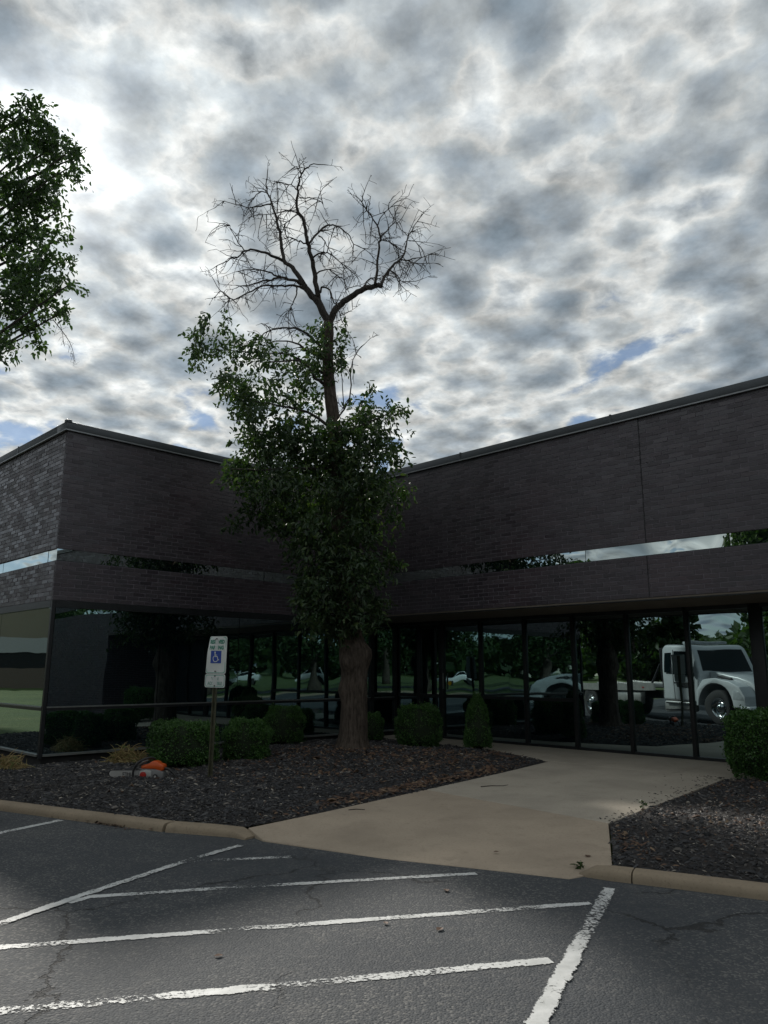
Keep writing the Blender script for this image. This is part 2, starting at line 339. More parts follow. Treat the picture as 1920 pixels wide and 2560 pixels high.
def faded_mat(name, col, base, x0, x1):       # sign print bleached along the post line
    m, nt, b, o = M(name)
    tc = N(nt, 'ShaderNodeTexCoord'); sx = N(nt, 'ShaderNodeSeparateXYZ'); L(nt, tc.outputs['Object'], sx.inputs[0])
    n = N(nt, 'ShaderNodeTexNoise', Scale=30., Detail=4.0); L(nt, tc.outputs['Object'], n.inputs['Vector'])
    d = MATH(nt, 'ADD', MATH(nt, 'ABSOLUTE', MATH(nt, 'SUBTRACT', sx.outputs[0], (x0 + x1) / 2)), MATH(nt, 'MULTIPLY', MATH(nt, 'SUBTRACT', n.outputs['Fac'], .5), .03))
    f = MAPR(nt, d, (x1 - x0) * .3, (x1 - x0) * .55, .95, .0)
    L(nt, MIX(nt, f, col, base), b.inputs['Base Color']); b.inputs['Roughness'].default_value = .5
    return m

MA = dict(
    brick=brick_mat('brick', False), bricks=brick_mat('brick_run', True),
    mortar=plain('mortar', (.15, .135, .155), .9, var=.2, scale=14, bump=.003),
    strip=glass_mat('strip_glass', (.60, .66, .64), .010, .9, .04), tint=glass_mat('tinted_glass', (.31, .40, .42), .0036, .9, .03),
    frame=plain('dark_frame', (.018, .020, .022), .4, .3, .2), sill=plain('aluminium_sill', (.20, .21, .20), .45, .5, .15),
    coping=plain('coping_metal', (.060, .066, .072), .42, .35, .12, 2.), drip=plain('drip_edge', (.26, .27, .28), .45, .5, .1),
    soffit=plain('soffit_plaster', (.16, .135, .11), .9, 0, .12, 1.5), core=plain('dark_core', (.02, .02, .02), .9),
    sealant=plain('joint_sealant', (.02, .02, .022), .8), roof=plain('roof_membrane', (.25, .25, .25), .9),
    asphalt=asphalt_mat(), paint=paint_mat(), walk=concrete_mat('walk_concrete', (.385, .315, .24)), walk2=concrete_mat('walk_concrete_grey', (.40, .355, .29)), kerb=concrete_mat('kerb_concrete', (.28, .225, .16)),
    lawn=grass_mat(), soil=plain('mulch_soil', (.020, .017, .016), .95, 0, .4, 30, .02),
    chips=chip_mat('mulch_chips', [(0, (.014, .015, .017)), (.5, (.026, .026, .029)), (.74, (.052, .053, .058)), (.90, (.10, .095, .09)), (.975, (.17, .15, .13)), (1, (.40, .36, .30))]),
    litter=chip_mat('leaf_litter', [(0, (.040, .024, .017)), (.4, (.075, .040, .024)), (.75, (.12, .066, .038)), (1, (.20, .14, .085))]),
    straw=chip_mat('straw', [(0, (.16, .11, .04)), (.5, (.28, .20, .08)), (.8, (.36, .29, .13)), (.9, (.14, .17, .05)), (1, (.10, .16, .04))]),
    leaf=leaf_mat('tree_leaf', [(.018, .042, .018), (.028, .058, .022), (.040, .075, .026), (.068, .100, .032)], .28, .48),
    leafl=leaf_mat('left_leaf', [(.024, .052, .022), (.040, .078, .030), (.060, .10, .036)], .40, .4),
    box=leaf_mat('boxwood_leaf', [(.024, .072, .014), (.042, .115, .022), (.075, .165, .030)], .15, .45),
    far=leaf_mat('far_leaf', [(.020, .045, .012), (.038, .075, .02), (.055, .095, .028)], .3, .6),
    bark=bark_mat('bark', (.035, .028, .022), (.115, .092, .075)), bark2=bark_mat('branch_bark', (.030, .026, .024), (.075, .066, .06)),
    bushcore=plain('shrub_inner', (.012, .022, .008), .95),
    white=plain('white_paint', (.50, .52, .53), .3, 0, .04), tyre=plain('tyre_rubber', (.018, .018, .018), .8), chrome=plain('polished_alloy', (.75, .75, .74), .14, 1., .05),
    black=plain('black_plastic', (.015, .015, .016), .5), wglass=plain('vehicle_glass', (.006, .012, .014), .08, spec=.12), alu=plain('deck_aluminium', (.45, .44, .42), .4, .8, .12), lamp=plain('lamp_lens', (.35, .37, .38), .12), red=plain('red_reflector', (.35, .02, .015), .3), steel=plain('steel_frame', (.03, .03, .032), .55, .3),
    signw=plain('sign_white', (.62, .64, .62), .45, 0, .08, 6), signg=faded_mat('sign_green', (.015, .20, .13), (.60, .63, .61), -.035, .035), signgl=faded_mat('sign_green_pale', (.22, .36, .31), (.60, .63, .61), -.05, .05), signb=plain('sign_green_border', (.08, .36, .27), .5, 0, .15), blue=plain('sign_blue', (.018, .06, .32), .45, 0, .12), post=plain('post_green_steel', (.075, .075, .045), .6, .3, .35, 12),
    orange=plain('saw_orange', (.55, .085, .012), .35, 0, .06), grey=plain('saw_grey', (.17, .17, .17), .4, 0, .1), ltgrey=plain('saw_light', (.38, .38, .37), .35, .2, .1), yellow=plain('sticker_yellow', (.6, .42, .03), .5),
    beige=plain('beige_panel', (.30, .255, .19), .85, 0, .06, .3), bandw=plain('pale_band', (.48, .48, .47), .8, 0, .05), brown=plain('brown_band', (.17, .13, .10), .85, 0, .08), redbrick=plain('red_brick_far', (.22, .075, .05), .85),
)
MA['yellowline'] = plain('kerb_yellow', (.42, .32, .05), .7)
LIMBS= [([(-0.52,13.3,0.32),(-0.5,13.3,0.78),(-0.51,13.3,1.44),(-0.52,13.3,1.84),(-0.63,13.3,2.79),(-0.74,13.3,3.84),(-0.82,13.3,4.93),(-0.9,13.3,5.86),(-1.0,13.3,6.59),(-1.05,13.3,7.21),(-1.04,13.3,7.68),(-1.05,13.3,7.96)],0.25,0.085),([(-1.06,13.3,7.96),(-1.16,13.33,8.17),(-1.27,13.35,8.42),(-1.42,13.38,8.59),(-1.53,13.4,8.76)],0.075,0.06),([(-1.53,13.4,8.76),(-1.69,13.45,9.04),(-1.83,13.51,9.23),(-1.96,13.56,9.36),(-2.02,13.62,9.7),(-2.07,13.67,10.03),(-2.14,13.73,10.32),(-2.22,13.78,10.58),(-2.29,13.84,10.84),(-2.38,13.89,11.06),(-2.41,13.95,11.29),(-2.41,14.0,11.68)],0.05,0.008),([(-1.96,13.6,9.38),(-2.13,13.5,9.41),(-2.31,13.4,9.44),(-2.49,13.3,9.43),(-2.65,13.2,9.35),(-2.76,13.1,9.18),(-2.93,13.0,9.05),(-3.15,12.9,8.83)],0.032,0.006),([(-1.53,13.4,8.76),(-1.67,13.29,8.79),(-1.81,13.17,8.76),(-1.95,13.06,8.73),(-2.09,12.94,8.62),(-2.29,12.83,8.52),(-2.48,12.71,8.39),(-2.66,12.6,8.33)],0.036,0.007),([(-1.93,13.1,8.76),(-2.06,13.1,8.82),(-2.25,13.1,8.89),(-2.47,13.1,8.92),(-2.63,13.1,8.9),(-2.78,13.1,8.87)],0.02,0.006),([(-1.42,13.4,8.61),(-1.59,13.47,8.76),(-1.7,13.55,8.82),(-1.93,13.62,8.86),(-2.14,13.69,8.91),(-2.35,13.76,8.95),(-2.59,13.84,8.88),(-2.8,13.91,8.81),(-2.98,13.98,8.76),(-3.09,14.05,8.83),(-3.29,14.13,9.03),(-3.49,14.2,9.37)],0.028,0.006),([(-1.69,13.5,8.78),(-1.7,13.58,8.68),(-1.77,13.66,8.55),(-1.82,13.74,8.44),(-1.78,13.82,8.34),(-1.75,13.9,8.24)],0.016,0.005),([(-1.23,13.35,8.39),(-1.27,13.31,8.58),(-1.32,13.27,8.87),(-1.37,13.23,9.16),(-1.45,13.19,9.45),(-1.5,13.15,9.67),(-1.55,13.11,9.93),(-1.63,13.08,10.08),(-1.68,13.04,10.27),(-1.65,13.0,10.49),(-1.63,12.96,10.68),(-1.58,12.92,10.8),(-1.49,12.88,10.88),(-1.37,12.84,10.95),(-1.07,12.8,10.9)],0.055,0.006),([(-1.58,12.85,10.75),(-1.67,12.83,10.87),(-1.78,12.8,10.94)],0.01,0.005),([(-1.46,13.1,9.43),(-1.36,13.18,9.62),(-1.24,13.26,9.84),(-1.09,13.33,9.98),(-0.96,13.41,10.03),(-0.84,13.49,10.01),(-0.71,13.57,9.93),(-0.61,13.64,9.79),(-0.45,13.72,9.73),(-0.28,13.8,9.67)],0.024,0.005),([(-1.27,13.3,9.74),(-1.18,13.33,9.68),(-1.08,13.37,9.52),(-1.02,13.4,9.43)],0.014,0.005),([(-1.37,13.2,9.17),(-1.28,13.07,9.22),(-1.14,12.93,9.17),(-1.0,12.8,9.06),(-0.87,12.67,8.87),(-0.74,12.53,8.69),(-0.61,12.4,8.52)],0.02,0.005),([(-1.49,13.1,9.46),(-1.61,12.93,9.43),(-1.75,12.77,9.37),(-1.88,12.6,9.28)],0.016,0.006),([(-1.62,13.0,10.03),(-1.77,12.82,9.97),(-1.9,12.65,9.82),(-2.06,12.47,9.66),(-2.21,12.3,9.54)],0.014,0.005),([(-1.64,13.0,10.0),(-1.77,12.87,9.81),(-1.87,12.73,9.55),(-1.89,12.6,9.3)],0.014,0.005),([(-2.27,13.7,10.67),(-2.49,13.83,10.72),(-2.75,13.95,10.76),(-3.05,14.08,10.92),(-3.42,14.2,11.08)],0.016,0.005),([(-2.36,13.8,11.0),(-2.51,13.7,10.93),(-2.62,13.6,10.71),(-2.65,13.5,10.57)],0.012,0.005),([(-1.64,12.9,10.46),(-1.79,13.1,10.67),(-2.02,13.3,10.86),(-2.25,13.5,11.02)],0.012,0.005),([(-1.6,12.9,10.28),(-1.4,12.77,10.18),(-1.23,12.63,10.05),(-1.12,12.5,9.85)],0.012,0.005),([(-1.3,13.3,8.92),(-1.21,13.46,9.11),(-1.09,13.62,9.2),(-0.94,13.78,9.18),(-0.81,13.94,9.16),(-0.72,14.1,8.99)],0.018,0.005),([(-1.25,13.3,8.47),(-1.2,13.21,8.58),(-1.09,13.13,8.58),(-1.01,13.04,8.47),(-0.94,12.96,8.22),(-0.87,12.87,8.05),(-0.8,12.79,7.84),(-0.73,12.7,7.64)],0.022,0.006),([(-1.03,13.3,7.97),(-0.97,13.27,8.11),(-0.86,13.24,8.25),(-0.7,13.21,8.37),(-0.51,13.19,8.51),(-0.33,13.16,8.58),(-0.15,13.13,8.62),(-0.06,13.1,8.59)],0.07,0.045),([(-0.18,13.1,8.61),(-0.15,13.04,8.88),(-0.12,12.99,9.19),(-0.09,12.93,9.47),(-0.14,12.87,9.71),(-0.27,12.81,9.85),(-0.38,12.76,9.98),(-0.45,12.7,10.08)],0.028,0.006),([(-0.09,12.9,9.47),(0.02,12.97,9.64),(0.14,13.05,9.82),(0.27,13.12,9.93),(0.4,13.2,10.21)],0.015,0.005),([(-0.13,12.9,9.73),(-0.08,12.73,9.76),(0.05,12.57,9.83),(0.18,12.4,9.85)],0.012,0.005),([(-0.07,13.1,8.59),(-0.01,13.21,8.84),(0.12,13.33,9.08),(0.25,13.44,9.28),(0.38,13.56,9.53),(0.43,13.67,9.89),(0.52,13.79,10.14),(0.7,13.9,10.51)],0.034,0.006),([(0.28,13.4,9.3),(0.47,13.27,9.22),(0.68,13.13,9.2),(0.87,13.0,9.19)],0.014,0.005),([(0.37,13.4,9.3),(0.58,13.7,9.41),(0.93,14.0,9.57)],0.012,0.005),([(0.08,13.4,9.08),(0.24,13.17,8.85),(0.27,12.93,8.62),(0.42,12.7,8.46)],0.012,0.005),([(-0.42,13.2,8.56),(-0.36,13.3,8.75),(-0.27,13.4,8.92),(-0.17,13.5,9.0),(-0.09,13.6,8.98)],0.018,0.007),([(-2.67,13.3,9.41),(-2.81,13.4,9.64),(-2.97,13.5,9.92),(-3.06,13.6,10.16)],0.012,0.005),([(-0.08,12.9,9.42),(0.08,13.1,9.5),(0.24,13.3,9.48),(0.41,13.5,9.53)],0.012,0.005),([(-1.1,13.3,7.38),(-1.34,13.18,7.59),(-1.57,13.07,7.71),(-1.78,12.95,7.68),(-1.99,12.83,7.6),(-2.13,12.72,7.45),(-2.25,12.6,7.28)],0.028,0.007),([(-1.09,13.3,7.23),(-1.48,13.43,7.47),(-1.67,13.55,7.65),(-1.96,13.68,7.75),(-2.31,13.8,7.77)],0.03,0.008),([(-1.08,13.3,6.74),(-1.26,13.12,6.79),(-1.36,12.94,6.93),(-1.51,12.76,6.97),(-1.66,12.58,6.89),(-1.98,12.4,6.79)],0.035,0.01),([(-1.08,13.3,6.92),(-1.38,13.37,7.16),(-1.77,13.43,7.36),(-2.19,13.5,7.42)],0.03,0.01),([(-2.19,13.5,7.42),(-2.67,13.5,7.46),(-3.11,13.5,7.49),(-3.49,13.5,7.52)],0.014,0.006),([(-0.91,13.3,6.02),(-0.73,13.34,6.27),(-0.62,13.38,6.65),(-0.63,13.42,7.03),(-0.54,13.46,7.39),(-0.31,13.5,7.69)],0.02,0.005),([(-0.74,13.3,6.26),(-0.77,13.2,6.79),(-0.8,13.1,7.15)],0.012,0.005),([(-0.86,13.3,5.72),(-0.49,13.2,5.87),(-0.12,13.1,6.01),(0.27,13.0,6.21)],0.03,0.008),([(-0.9,13.3,5.84),(-1.36,13.07,6.11),(-1.83,12.83,6.15),(-2.32,12.6,6.18)],0.035,0.01),([(-0.88,13.3,5.43),(-1.45,13.57,5.74),(-2.07,13.83,5.88),(-2.66,14.1,6.09)],0.035,0.01),([(-0.82,13.3,5.14),(-1.38,12.97,5.05),(-2.14,12.63,4.93),(-2.53,12.3,4.86)],0.03,0.008),([(-0.79,13.3,5.14),(-0.44,13.5,5.4),(-0.07,13.7,5.61),(0.29,13.9,5.73)],0.03,0.008)]
NBARE= 33
CROWN= [((-3.43,13.39,7.51),0.16,0.18,0.35),((-3.48,13.61,7.6),0.16,0.18,0.35),((-3.39,12.97,7.11),0.12,0.09,0.25),((-3.48,13.4,7.33),0.12,0.09,0.25),((-3.47,13.28,7.72),0.07,0.1,0.25),((-3.5,13.35,7.77),0.07,0.1,0.25),((-3.32,13.15,7.83),0.07,0.1,0.3),((-3.31,13.06,7.82),0.07,0.1,0.3),((-2.99,13.38,7.84),0.1,0.15,0.3),((-3.03,13.56,7.91),0.1,0.15,0.3),((-3.14,13.64,7.66),0.18,0.12,0.3),((-3.17,13.62,7.63),0.18,0.12,0.3),((-2.62,12.77,7.16),0.3,0.15,0.22),((-2.91,14.14,7.78),0.3,0.15,0.22),((-2.79,13.05,7.32),0.3,0.15,0.22),((-2.21,12.52,7.0),0.37,0.19,0.17),((-2.13,12.41,6.98),0.37,0.19,0.17),((-2.21,12.96,7.2),0.37,0.19,0.17),((-1.93,12.97,7.07),0.3,0.19,0.13),((-1.79,12.5,6.94),0.3,0.19,0.13),((-1.99,13.75,7.47),0.3,0.19,0.13),((-2.97,13.82,6.92),0.24,0.28,0.33),((-2.71,12.42,6.43),0.24,0.28,0.33),((-3.06,14.12,7.01),0.24,0.28,0.33),((-2.73,14.07,6.67),0.22,0.26,0.33),((-2.57,13.04,6.25),0.22,0.26,0.33),((-2.46,12.59,6.09),0.22,0.26,0.33),((-2.49,13.95,6.91),0.37,0.3,0.18),((-2.19,12.56,6.43),0.37,0.3,0.18),((-2.45,14.05,6.96),0.37,0.3,0.18),((-1.83,13.38,6.88),0.37,0.3,0.12),((-1.78,12.72,6.64),0.37,0.3,0.12),((-1.75,13.64,7.01),0.37,0.3,0.12),((-1.32,12.49,6.67),0.22,0.22,0.08),((-1.46,13.13,6.93),0.22,0.22,0.08),((-1.52,13.89,7.25),0.22,0.22,0.08),((-2.2,12.5,5.9),0.31,0.31,0.2),((-2.35,13.29,6.16),0.31,0.31,0.2),((-2.41,13.72,6.23),0.31,0.31,0.2),((-2.01,13.82,6.39),0.41,0.37,0.17),((-1.71,12.67,6.02),0.41,0.37,0.17),((-1.75,13.22,6.11),0.41,0.37,0.17),((-1.47,14.16,6.64),0.3,0.41,0.15),((-1.42,13.71,6.52),0.3,0.41,0.15),((-1.4,13.13,6.3),0.3,0.41,0.15),((-2.46,14.18,5.83),0.33,0.33,0.33),((-2.41,13.3,5.65),0.33,0.33,0.33),((-2.26,12.89,5.41),0.33,0.33,0.33),((-1.83,13.05,5.42),0.44,0.37,0.33),((-1.93,13.65,5.6),0.44,0.37,0.33),((-1.84,13.05,5.51),0.44,0.37,0.33),((-1.36,13.27,5.63),0.44,0.44,0.3),((-1.29,12.93,5.53),0.44,0.44,0.3),((-1.54,13.45,5.71),0.44,0.44,0.3),((-0.86,12.85,5.46),0.41,0.52,0.33),((-0.93,13.87,5.68),0.41,0.52,0.33),((-0.87,13.03,5.45),0.41,0.52,0.33),((-1.25,13.89,5.34),0.59,0.37,0.33),((-1.17,13.97,5.34),0.59,0.37,0.33),((-1.23,14.12,5.46),0.59,0.37,0.33),((-0.45,12.7,5.84),0.21,0.37,0.23),((-0.49,13.26,6.06),0.21,0.37,0.23),((-0.55,13.71,6.21),0.21,0.37,0.23),((-0.25,13.36,6.5),0.1,0.3,0.23),((-0.25,13.39,6.48),0.1,0.3,0.23),((-0.41,13.7,6.03),0.3,0.33,0.27),((-0.31,13.19,5.86),0.3,0.33,0.27),((-0.33,13.63,6.03),0.3,0.33,0.27),((0.06,13.25,6.02),0.19,0.24,0.17),((0.06,12.64,5.8),0.19,0.24,0.17),((0.04,12.75,5.81),0.19,0.24,0.17),((0.27,13.22,6.26),0.13,0.1,0.25),((0.29,13.12,6.26),0.13,0.1,0.25),((-0.11,13.13,5.55),0.3,0.25,0.2),((-0.04,12.61,5.4),0.3,0.25,0.2),((-0.06,12.46,5.39),0.3,0.25,0.2),((0.2,13.33,5.6),0.18,0.19,0.2),((0.24,13.62,5.7),0.18,0.19,0.2),((0.19,13.86,5.41),0.19,0.15,0.13),((0.17,12.66,5.07),0.19,0.15,0.13),((0.22,14.12,5.47),0.19,0.15,0.13),((-0.25,13.03,5.25),0.44,0.33,0.3),((-0.3,12.59,5.04),0.44,0.33,0.3),((-0.29,12.65,5.01),0.44,0.33,0.3),((-2.7,13.08,5.15),0.19,0.16,0.2),((-2.62,12.92,5.1),0.19,0.16,0.2),((-2.87,14.13,5.41),0.19,0.16,0.2),((-2.33,12.87,4.87),0.33,0.24,0.27),((-2.48,13.15,4.89),0.33,0.24,0.27),((-2.51,13.29,4.98),0.33,0.24,0.27),((-1.85,12.62,4.7),0.52,0.33,0.33),((-1.86,12.93,4.72),0.52,0.33,0.33),((-1.84,12.42,4.67),0.52,0.33,0.33),((-1.22,14.08,4.97),0.66,0.41,0.33),((-1.29,12.88,4.54),0.66,0.41,0.33),((-1.17,12.93,4.65),0.66,0.41,0.33),((-0.39,13.56,4.75),0.48,0.37,0.33),((-0.34,12.61,4.6),0.48,0.37,0.33),((-0.45,13.36,4.78),0.48,0.37,0.33),((0.08,13.35,4.63),0.25,0.22,0.23),((0.1,13.74,4.76),0.25,0.22,0.23),((0.08,12.85,4.47),0.25,0.22,0.23),((0.3,13.57,4.82),0.12,0.1,0.15),((0.29,13.49,4.78),0.12,0.1,0.15),((-2.59,13.67,4.21),0.25,0.09,0.12),((-2.68,14.04,4.28),0.25,0.09,0.12),((-2.69,13.93,4.27),0.25,0.09,0.12),((-2.38,13.89,4.48),0.33,0.22,0.23),((-2.28,13.65,4.49),0.33,0.22,0.23),((-2.23,13.81,4.53),0.33,0.22,0.23),((-1.7,13.26,4.22),0.44,0.3,0.3),((-1.74,13.0,4.15),0.44,0.3,0.3),((-1.88,13.86,4.37),0.44,0.3,0.3),((-1.02,13.88,4.22),0.59,0.41,0.33),((-0.93,12.45,3.9),0.59,0.41,0.33),((-1.07,14.2,4.4),0.59,0.41,0.33),((-0.48,13.92,4.28),0.46,0.37,0.33),((-0.38,14.11,4.41),0.46,0.37,0.33),((-0.31,12.93,4.17),0.46,0.37,0.33),((0.16,13.38,4.23),0.13,0.15,0.15),((0.14,13.39,4.23),0.13,0.15,0.15),((-1.28,13.08,3.69),0.48,0.37,0.33),((-1.17,13.44,3.61),0.48,0.37,0.33),((-1.17,12.64,3.57),0.48,0.37,0.33),((-0.55,13.48,3.6),0.46,0.37,0.33),((-0.62,13.07,3.58),0.46,0.37,0.33),((-0.49,12.67,3.55),0.46,0.37,0.33),((0.13,13.59,3.61),0.1,0.1,0.12),((0.13,13.13,3.56),0.1,0.1,0.12),((-1.16,13.75,3.27),0.41,0.33,0.33),((-1.1,12.82,3.07),0.41,0.33,0.33),((-1.03,12.72,3.07),0.41,0.33,0.33),((-0.4,12.55,3.13),0.44,0.33,0.33),((-0.42,12.62,3.12),0.44,0.33,0.33),((-0.49,13.98,3.27),0.44,0.33,0.33),((-1.41,13.51,3.04),0.15,0.19,0.3),((-1.35,12.99,2.97),0.15,0.19,0.3),((0.12,13.43,3.4),0.1,0.09,0.15),((0.14,13.63,3.4),0.1,0.09,0.15),((-1.04,12.65,2.64),0.37,0.26,0.33),((-1.1,12.82,2.63),0.37,0.26,0.33),((-1.11,13.03,2.7),0.37,0.26,0.33),((-0.54,13.9,2.69),0.52,0.3,0.33),((-0.47,13.18,2.67),0.52,0.3,0.33),((-0.54,13.47,2.66),0.52,0.3,0.33),((-0.02,13.23,2.7),0.18,0.12,0.2),((-0.03,13.09,2.65),0.18,0.12,0.2),((-0.66,13.27,2.37),0.41,0.21,0.3),((-0.63,13.25,2.31),0.41,0.21,0.3),((-0.7,13.17,2.35),0.41,0.21,0.3),((-0.34,12.68,2.41),0.3,0.21,0.23),((-0.26,13.09,2.46),0.3,0.21,0.23),((-0.33,12.86,2.44),0.3,0.21,0.23),((-1.1,12.92,2.38),0.22,0.19,0.27),((-1.0,12.46,2.36),0.22,0.19,0.27),((-1.15,14.09,2.43),0.22,0.19,0.27),((-0.75,13.28,7.72),0.07,0.19,0.45),((-0.78,13.42,7.73),0.07,0.19,0.45),((-1.18,13.46,7.85),0.13,0.15,0.4),((-1.13,12.97,7.63),0.13,0.15,0.4),((-1.17,13.12,7.35),0.19,0.22,0.27),((-1.2,12.96,7.29),0.19,0.22,0.27),((-1.24,13.72,7.64),0.19,0.22,0.27),((-0.79,13.12,7.2),0.1,0.21,0.4),((-0.82,13.4,7.32),0.1,0.21,0.4),((-1.32,12.41,6.7),0.22,0.19,0.2),((-1.4,13.14,7.03),0.22,0.19,0.2),((-1.46,14.18,7.48),0.22,0.19,0.2),((-0.99,13.02,6.85),0.15,0.22,0.25),((-0.96,13.29,7.05),0.15,0.22,0.25)]
LEFT= [((-6.76,12.74,12.11),0.19,0.11,0.45),((-6.57,12.41,11.83),0.19,0.11,0.45),((-6.71,12.85,12.08),0.15,0.13,0.4),((-7.32,14.05,13.02),0.15,0.13,0.4),((-7.2,13.02,11.95),0.33,0.2,0.45),((-7.18,12.86,11.77),0.33,0.2,0.45),((-6.97,13.96,12.55),0.1,0.08,0.3),((-6.36,12.69,11.56),0.1,0.08,0.3),((-6.72,13.18,11.86),0.3,0.2,0.5),((-6.82,13.43,11.99),0.3,0.2,0.5),((-6.26,12.85,11.58),0.08,0.08,0.2),((-6.2,12.7,11.48),0.08,0.08,0.2),((-5.8,12.46,10.92),0.15,0.13,0.45),((-6.04,12.86,11.28),0.15,0.13,0.45),((-6.11,12.74,11.27),0.13,0.11,0.4),((-6.39,13.34,11.74),0.13,0.11,0.4),((-6.14,13.56,11.13),0.09,0.08,0.45),((-5.79,12.81,10.61),0.09,0.08,0.45),((-5.99,13.06,11.06),0.06,0.11,0.3),((-6.08,13.3,11.24),0.06,0.11,0.3),((-6.15,13.67,11.74),0.04,0.06,0.3),((-6.19,13.77,11.8),0.04,0.06,0.3),((-6.73,13.61,11.76),0.23,0.2,0.5),((-6.84,13.76,11.89),0.23,0.2,0.5),((-6.67,12.42,10.88),0.38,0.28,0.5),((-7.24,13.52,11.73),0.38,0.28,0.5),((-6.63,13.67,11.28),0.11,0.18,0.35),((-6.03,12.39,10.34),0.11,0.18,0.35),((-6.79,13.85,11.19),0.18,0.2,0.4),((-6.28,12.72,10.43),0.18,0.2,0.4),((-6.09,12.89,9.99),0.1,0.11,0.45),((-6.48,13.79,10.61),0.1,0.11,0.45),((-6.68,13.25,10.48),0.25,0.23,0.5),((-6.51,13.1,10.37),0.25,0.23,0.5),((-6.75,12.51,10.01),0.4,0.33,0.5),((-7.06,13.13,10.51),0.4,0.33,0.5),((-6.53,13.68,10.05),0.11,0.15,0.2),((-6.73,14.05,10.31),0.11,0.15,0.2),((-6.33,13.77,9.98),0.09,0.09,0.4),((-6.48,14.06,10.13),0.09,0.09,0.4),((-6.63,13.17,9.74),0.28,0.25,0.4),((-6.47,12.69,9.47),0.28,0.25,0.4),((-7.2,13.31,9.71),0.25,0.3,0.45),((-6.9,12.73,9.43),0.25,0.3,0.45),((-6.37,14.07,9.64),0.13,0.09,0.45),((-6.1,13.41,9.3),0.13,0.09,0.45),((-6.63,13.8,9.63),0.2,0.18,0.5),((-6.09,12.61,8.88),0.2,0.18,0.5),((-7.2,13.92,9.36),0.38,0.28,0.5),((-6.58,12.88,8.77),0.38,0.28,0.5),((-6.01,13.42,8.76),0.1,0.08,0.4),((-5.53,12.32,8.17),0.1,0.08,0.4),((-5.92,12.63,8.44),0.15,0.13,0.5),((-5.79,12.35,8.29),0.15,0.13,0.5),((-5.93,13.16,8.1),0.14,0.1,0.45),((-6.34,14.07,8.52),0.14,0.1,0.45),((-6.28,13.55,8.42),0.13,0.1,0.4),((-6.39,13.74,8.51),0.13,0.1,0.4),((-6.74,13.52,8.67),0.25,0.2,0.45),((-6.25,12.44,8.09),0.25,0.2,0.45),((-7.02,13.34,8.28),0.25,0.28,0.5),((-6.75,12.85,8.1),0.25,0.28,0.5),((-6.59,13.59,8.19),0.1,0.1,0.4),((-6.5,13.51,8.14),0.1,0.1,0.4),((-6.54,13.54,7.64),0.09,0.08,0.45),((-6.5,13.4,7.59),0.09,0.08,0.45),((-6.8,13.91,8.03),0.05,0.1,0.25),((-6.49,13.28,7.79),0.05,0.1,0.25),((-6.59,13.0,7.81),0.13,0.13,0.4),((-7.01,13.92,8.25),0.13,0.13,0.4),((-6.88,13.0,7.42),0.14,0.13,0.4),((-7.0,13.3,7.58),0.14,0.13,0.4),((-7.18,13.9,7.7),0.05,0.06,0.25),((-6.6,12.78,7.19),0.05,0.06,0.25),((-6.73,12.6,6.94),0.06,0.08,0.25),((-6.8,12.7,7.0),0.06,0.08,0.25)]

# ------------------------------------------------------------------ building frame: s runs away right (45 deg), t runs away left
AX = Vector((.7115, .7026, 0)); AY = Vector((-.7026, .7115, 0)); RZ = math.atan2(.7026, .7115)
def W(s, t, z=0.): v = AX * s + AY * t; return Vector((v.x, v.y, z))
SA, SG, TB, SC = 11.35, 13.2, 12.9, 5.04          # right brick face, recessed glass, left-wing front, left-wing end
ZB, ZS0, ZS1, ZC, ZT = 2.73, 3.38, 3.59, 5.66, 5.80

# ------------------------------------------------------------------ ground
def sheet(name, poly, z, mat, kind='structure'):
    me = bpy.data.meshes.new(name); me.from_pydata([(x, y, z) for x, y in poly], [], [tuple(range(len(poly)))]); me.update()
    o = link(name, me, mat); tag(o, kind=kind); return o
g = sheet('ground', [(-900, -900), (900, -900), (900, 900), (-900, 900)], -.03, MA['lawn'])
g['label'] = 'short green lawn around the parking lot'
a = sheet('parking_lot', [(-26, 20), (-5.7, 10.2), (-1, 8.2), (2, 6.9), (14, .6), (24, -6), (24, -15), (-4, -17), (-30, -10)], 0., MA['asphalt'])
a['label'] = 'dark worn asphalt parking lot with cracks'
r = sheet('road', [(-120, -32), (120, -30), (120, -38), (-120, -40)], -.022, MA['asphalt']); r['label'] = 'asphalt road crossing behind the lot'

def strip(name, pts, wd, parent):
    P = [Vector((x, y, .004)) for x, y in pts]; V = []; F = []; UV = []
    Q = []
    for i in range(len(P) - 1):
        n = max(1, int((P[i+1] - P[i]).length / .25))
        Q += [P[i].lerp(P[i+1], k / n) for k in range(n)]
    Q.append(P[-1]); d = 0
    for i, p in enumerate(Q):
        t = (Q[min(i+1, len(Q)-1)] - Q[max(i-1, 0)]).normalized(); nn = Vector((-t.y, t.x, 0)) * wd / 2
        j = random.uniform(-.006, .006)
        V += [p + nn * (1 + j * 4), p - nn * (1 - j * 4)]; UV += [(d, 0), (d, 1)]
        if i: F.append((2*i - 2, 2*i - 1, 2*i + 1, 2*i))
        if i < len(Q) - 1: d += (Q[i+1] - p).length
    me = bpy.data.meshes.new(name); me.from_pydata(V, [], F); ul = me.uv_layers.new(name='UVMap')
    for lp in me.loops: ul.data[lp.index].uv = UV[lp.vertex_index]
    o = link(name, me, MA['paint']); tag(o, kind='structure'); return o
